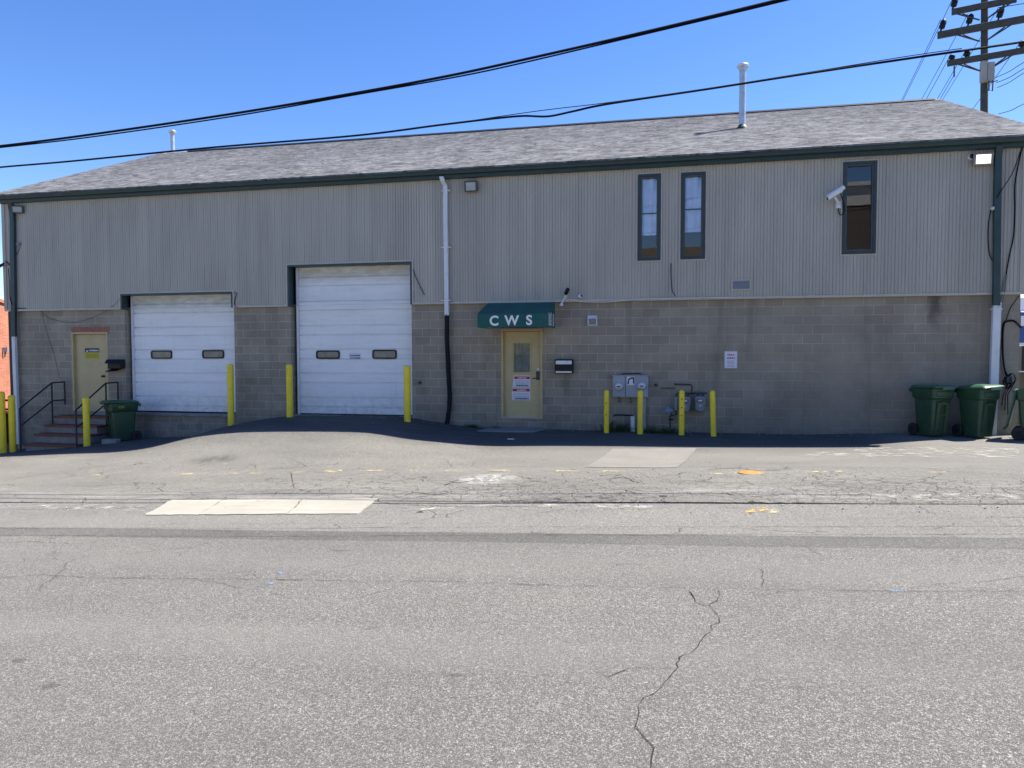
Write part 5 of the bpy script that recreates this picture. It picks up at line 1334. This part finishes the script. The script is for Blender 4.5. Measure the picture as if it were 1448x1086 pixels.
for k, (p, where) in enumerate([(m1 @ Vector((41*sc_, 0, .5)), 'top crossarm'), (m2 @ Vector((18*sc_, 0, .62)), 'middle crossarm'), (m2 @ Vector((58*sc_, 0, .6)), 'outer end of the middle crossarm'), (m3 @ Vector((46*sc_, 0, .3)), 'bottom crossarm')]):
    e = p+Vector((26, -10+3*k, 1.2)); n = 10
    pts_ = [p.lerp(e, i/n)+Vector((0, 0, -.5*4*(i/n)*(1-i/n))) for i in range(n+1)]
    cable('power_line', 'thin power line leaving to the right from the '+where, 'power line', pts_, .014, M['cable'], 2, 'thin power lines of the utility pole')
for k, (px, py, ex, ey) in enumerate([(1407, 110, 1448, 88), (1409, 117, 1448, 97), (1410, 124, 1448, 103), (1412, 161, 1448, 147)]):
    a = at(px, py, PY-.2); b = at(ex, ey, PY-3); d = b-a
    cable('service_drop', ['upper thin service wire leaving right from the box on the utility pole', 'middle thin service wire leaving right from the box on the utility pole', 'lower thin service wire leaving right from the box on the utility pole', 'lowest thin wire over the right end of the roof'][k], 'service wire', [a, a+d*.5+Vector((0, 0, -.05)), b, b+d], .012, M['cable'], 4, 'thin service wires at the utility pole')

# ------------------------------------------------------------------ weeds at the wall foot
def weed(px, Y, w, h, n, label, seed):
    rnd = random.Random(seed); a = at(px, 605, Y); mb = MB()
    for i in range(n):
        x = rnd.gauss(0, w*.36); y = rnd.uniform(-.10, .10); hh = h*rnd.uniform(.2, 1)*max(.25, 1-abs(x)/w*.8)
        dx, dy = rnd.uniform(-.12, .12), rnd.uniform(-.14, .04)
        mb.tube([(x, y, -.03), (x+dx*.4, y+dy*.4, hh*.6), (x+dx, y+dy, hh)], [.003, .0025, .001], 4)
        for k in range(rnd.randint(3, 6)):
            u = rnd.uniform(.25, 1); c = Vector((x+dx*u, y+dy*u, hh*u)); an = rnd.uniform(0, 2*pi); l = rnd.uniform(.025, .06); up_ = rnd.uniform(-.2, .8)
            d = Vector((cos(an), sin(an), up_)).normalized(); s = d.cross(Vector((0, 0, 1))).normalized()*l*.28
            mb.face([c, c+d*l*.5+s, c+d*l, c+d*l*.5-s])
    o = mb.build('weed_clump', M['weed']); o.location = (a.x, Y, zg(a.x, Y)); return tag(o, label, 'weeds')
weed(862, -.22, .34, .34, 90, 'green weeds at the foot of the wall behind the leftmost meter bollard', 1)
weed(881, -.20, .30, .30, 80, 'green weeds left of the short white pipe', 2)
weed(924, -.20, .40, .20, 80, 'low green weeds below the right side of the meter cabinet', 3)
weed(945, -.28, .36, .18, 80, 'low green weeds under the gas regulator', 4)
weed(668, -.08, .30, .10, 40, 'thin low weeds at the wall foot left of the office door', 5)
weed(700, -.08, .22, .08, 26, 'sparse weeds beside the doorstep slab', 6)
# loose grit and leaf bits gathered at the wall foot and along the gutter lip
mb = MB(); rnd = random.Random(77)
for k in range(660):
    if k < 480: x = rnd.uniform(-18, 6.6); y = -abs(rnd.gauss(0, .22))-.02
    else: x = rnd.uniform(-9.5, 4.5); y = LIP-.05-abs(rnd.gauss(0, .22))
    if G1[0]-1.9 < x < G1[0] and y > -1.6: continue
    z = zg(x, y); q = rnd.uniform(.005, .018); an = rnd.uniform(0, 6.3); h = q*rnd.uniform(.3, .9)
    pl = [Vector((x+q*cos(an+i*1.57)*rnd.uniform(.6, 1.3), y+q*sin(an+i*1.57)*rnd.uniform(.6, 1.3), 0)) for i in range(4)]
    mb.loft([[(p.x, p.y, z-.003) for p in pl], [(x+(p.x-x)*.6, y+(p.y-y)*.6, z+h) for p in pl]])
tag(mb.build('loose_gravel', M['grit']), kind='stuff')
# orange utility cover
g = G(1062, 668.5); t = thing('utility_cover', 'small round orange painted utility cover set in the asphalt', 'utility cover', (g.x, g.y, zg(g.x, g.y)))
mb = MB(); mb.lathe([(.17, -.05), (.17, .008), (.15, .012), (.002, .012)], seg=26); mb.build('lid', M['orange_iron'], t, smooth=True)
mb = MB(); mb.lathe([(.185, -.05), (.185, .007), (.172, .009), (.172, -.05)], seg=26); mb.build('rim', M['orange_iron'], t)

# ------------------------------------------------------------------ beyond the two ends
# orange brick building on the left
A_ = at(-40, 500, 5.0); B_ = at(34, 500, 13.5); A_ = Vector((A_.x, 5.0, 0)); B_ = Vector((B_.x, 13.5, 0))
u_ = (B_-A_).normalized(); n_ = Vector((-u_.y, u_.x, 0))
if n_.x > 0: n_ = -n_
ztop = lerp(at(0, 421, 8).z, at(10, 421, 9).z, .5)
t = thing('brick_building', 'orange red brick building beyond the left end of the warehouse', 'building', (A_.x, A_.y, zg(A_.x, 0)), math.atan2(u_.y, u_.x)); gz_ = t.location.z
Lb = (B_-A_).length
mb = MB(); mb.box(-6, Lb+6, 0, 12, -.8, ztop-gz_-.14); mb.build('wall', M['red_brick'], t)
mb = MB(); mb.box(-6.1, Lb+6.1, -.08, 12.1, ztop-gz_-.139, ztop-gz_); mb.build('coping', M['red_brick'], t)
q = at(11, 494, 9.5); kx = (Vector((q.x, 9.5, 0))-A_).dot(u_)
mb = MB(); mb.box(kx-.14, kx+.14, -.2, -.001, q.z-gz_-.1, q.z-gz_+.08); mb.tube([(kx, -.1, q.z-gz_-.1), (kx, -.1, q.z-gz_-.35)], .04, 8); mb.build('wall_light', M['meter_grey'], t)
a = at(8, 566, 3.0); t = thing('yard_railing', 'black metal railing behind the two left bollards', 'railing', (a.x-1.4, 3.0, zg(a.x, 0)))
mb = MB()
for zz in (a.z, a.z-.30): mb.tube([(-2.4, 0, zz-t.location.z), (2.2, 0, zz-t.location.z)], .035, 8)
mb.build('rail', M['black_metal'], t)
for x in (-2.4, -.9, .6, 2.1):
    mb = MB(); mb.tube([(x, 0, -.1), (x, 0, a.z-t.location.z+.02)], .03, 8); mb.build('post', M['black_metal'], t)
mb = MB(); a = at(11, 612, 2.0); mb.box(-.9, .5, -.3, .3, 0, .85); mb.box(-.95, .55, -.35, .35, .851, .92); o = mb.build('storage_crate', M['black_plastic'], bevel=.015); o.location = (a.x, 2.0, zg(a.x, 0))
tag(o, 'low dark storage crate behind the left corner bollards', 'crate')
# blue truck beyond the right end
TY = 9.0
xl = at(1441.5, 470, TY).x
t = thing('blue_truck', 'blue box truck with white lettering, glimpsed past the right corner', 'truck', (xl+1.25, TY+3, zg(xl, 0))); o_ = t.location.copy()
zt0 = at(1445, 487, TY).z; zt1 = at(1445, 440, TY).z
mb = MB(); mb.box(xl, xl+2.5, TY, TY+6, zt0, zt1); mb.build('cargo_box', M['truck_blue'], t, bevel=.03, off=o_)
mb = MB(); mb.box(xl-.01, xl+2.51, TY-.012, TY+.03, zt0-.04, zt0+.05); mb.build('bumper', M['white_metal'], t, off=o_)
mb = MB(); mb.loft([[(xl, TY+.4, zt1), (xl+2.5, TY+.4, zt1), (xl+2.5, TY+2.6, zt1), (xl, TY+2.6, zt1)], [(xl+.1, TY+.6, zt1+.5), (xl+2.4, TY+.6, zt1+.5), (xl+2.3, TY+2.4, zt1+.5), (xl+.2, TY+2.4, zt1+.5)], [(xl+.5, TY+1, zt1+.8), (xl+2.0, TY+1, zt1+.8), (xl+2.0, TY+2, zt1+.8), (xl+.5, TY+2, zt1+.8)]]); mb.build('roof_fairing', M['white_metal'], t, bevel=.05, off=o_)
mb = MB(); zc = at(1445, 453, TY).z
for i, w in enumerate((.10, .12, .16, .1, .14, .12, .1, .15)): mb.box(xl+.03+i*.28, xl+.03+i*.28+w, TY-.006, TY-.001, zc-.12, zc+.14); mb.box(xl+.03+i*.28, xl+.03+i*.28+.22, TY-.006, TY-.001, zc-.17, zc-.121)
mb.build('side_lettering', M['white_paint'], t, off=o_)
mb = MB(); mb.box(xl+.1, xl+2.4, TY+.05, TY+5.9, zt0-1.0, zt0-.045); mb.build('chassis', M['black_metal'], t, off=o_)
for sx in (.2, 2.1):
    for sy in (.9, 4.8):
        mb = MB(); mb.lathe([(.2, -.12), (.42, -.12), (.45, -.08), (.45, .08), (.42, .12), (.2, .12)], seg=20, M=Matrix.Translation((xl+sx+.1, TY+sy, o_.z+.45)) @ Matrix.Rotation(pi/2, 4, 'Y')); mb.build('wheel', M['rubber'], t, smooth=True, off=o_)
a = at(1445, 548, 1.5); t = thing('ribbed_barrel', 'dark grey ribbed barrel standing past the right corner behind the bins', 'barrel', (a.x+.16, 1.5, zg(a.x, 0))); h = at(1445, 528, 1.5).z-t.location.z
mb = MB(); pr = []
for k in range(13): pr.append((.24+.012*(k % 2), h*k/12))
mb.lathe(pr, seg=24); mb.build('drum', M['dark_sash'], t, smooth=True)
mb = MB(); mb.lathe([(.26, h+.001), (.26, h+.03), (.2, h+.05), (.002, h+.055)], seg=24); mb.build('drum_lid', M['dark_sash'], t, smooth=True)
# houses across the street, seen only as reflections in the upper windows
def house(x0, x1, y0, y1, ze, zr, wm, name, label, gable):
    t = thing(name, label, 'house', ((x0+x1)/2, y0, zg(x0, -27))); o_ = t.location.copy()
    mb = MB(); mb.box(x0, x1, y1, y0, -.8, ze); mb.build('wall', wm, t, off=o_)
    mb = MB(); ym = (y0+y1)/2
    e = .4 if zr-ze > .5 else -.1
    mb.loft([[(x, y0+e, ze), (x, ym, zr), (x, y1-e, ze), (x, ym, ze-.1)] for x in (x0-.75*e, x1+.75*e)]); mb.build('roof', M['house_roof'], t, off=o_)
    for k in range(3):
        for zz in (1.0, 4.0):
            if zz+1.6 > ze: continue
            xx = lerp(x0, x1, (k+.5)/3)-.5; mb = MB(); mb.box(xx, xx+1.0, y0, y0+.04, zz, zz+1.6); w = mb.build('window', M['white_metal'], t, off=o_); mb = MB(); mb.box(xx+.07, xx+.93, y0+.041, y0+.05, zz+.07, zz+1.53); mb.build('pane', M['dock_glass'], w, off=o_)
    return t
house(-9.5, 4.2, -29.5, -38, 6.2, 8.6, M['brown_brick'], 'brick_house', 'low brown house with a brown roof across the street, mirrored in the narrow windows', 0)
t = house(5.0, 16, -29.5, -39, 10.0, 10.05, M['brown_brick'], 'clapboard_house', 'tall flat-roofed brown house with pale clapboards on top, mirrored in the right window', 0)
mb = MB(); mb.box(4.98, 16.02, -39.02, -29.48, 10.1-t.location.z, 11.2-t.location.z); mb.build('clapboard_storey', M['house_white'], t, off=(t.location.x, t.location.y, 0))
mb = MB(); mb.box(4.8, 16.2, -39.2, -29.3, 11.21-t.location.z, 11.42-t.location.z); mb.build('cornice', M['white_metal'], t, off=(t.location.x, t.location.y, 0))

# ------------------------------------------------------------------ camera, light, sky
cam = bpy.data.cameras.new('camera'); co = bpy.data.objects.new('camera', cam); COL.objects.link(co)
cam.sensor_fit = 'HORIZONTAL'; cam.sensor_width = 36; cam.lens = 36*F/1448
cam.clip_start = .1; cam.clip_end = 3000
co.matrix_world = Matrix.Translation(CPOS) @ CAMM.to_4x4()
scene.camera = co
AZ, EL = radians(61), radians(56)
s = Vector((cos(EL)*sin(AZ), cos(EL)*cos(AZ), sin(EL)))
su = bpy.data.lights.new('sun', 'SUN'); so = bpy.data.objects.new('sun', su); COL.objects.link(so)
su.energy = 4.3; su.angle = radians(.53); su.color = (1, .94, .83)
so.rotation_euler = s.to_track_quat('Z', 'Y').to_euler(); so.location = (0, 0, 40)
w = bpy.data.worlds.new('World'); scene.world = w; w.use_nodes = True
nt = w.node_tree; sky = nt.nodes.new('ShaderNodeTexSky'); sky.sky_type = 'NISHITA'; sky.sun_disc = False
sky.sun_elevation = EL; sky.sun_rotation = AZ; sky.altitude = 50; sky.air_density = 1.0; sky.dust_density = .25; sky.ozone_density = 3.0
bg = nt.nodes['Background']; hs = nt.nodes.new('ShaderNodeHueSaturation'); hs.inputs['Saturation'].default_value = 1.27; hs.inputs['Hue'].default_value = .514
nt.links.new(sky.outputs[0], hs.inputs['Color']); nt.links.new(hs.outputs[0], bg.inputs[0]); bg.inputs[1].default_value = .074
scene.view_settings.view_transform = 'Standard'; scene.view_settings.look = 'None'
scene.view_settings.gamma = 1; scene.view_settings.exposure = 1.55
scene.cycles.max_bounces = 8; scene.cycles.sample_clamp_indirect = 8
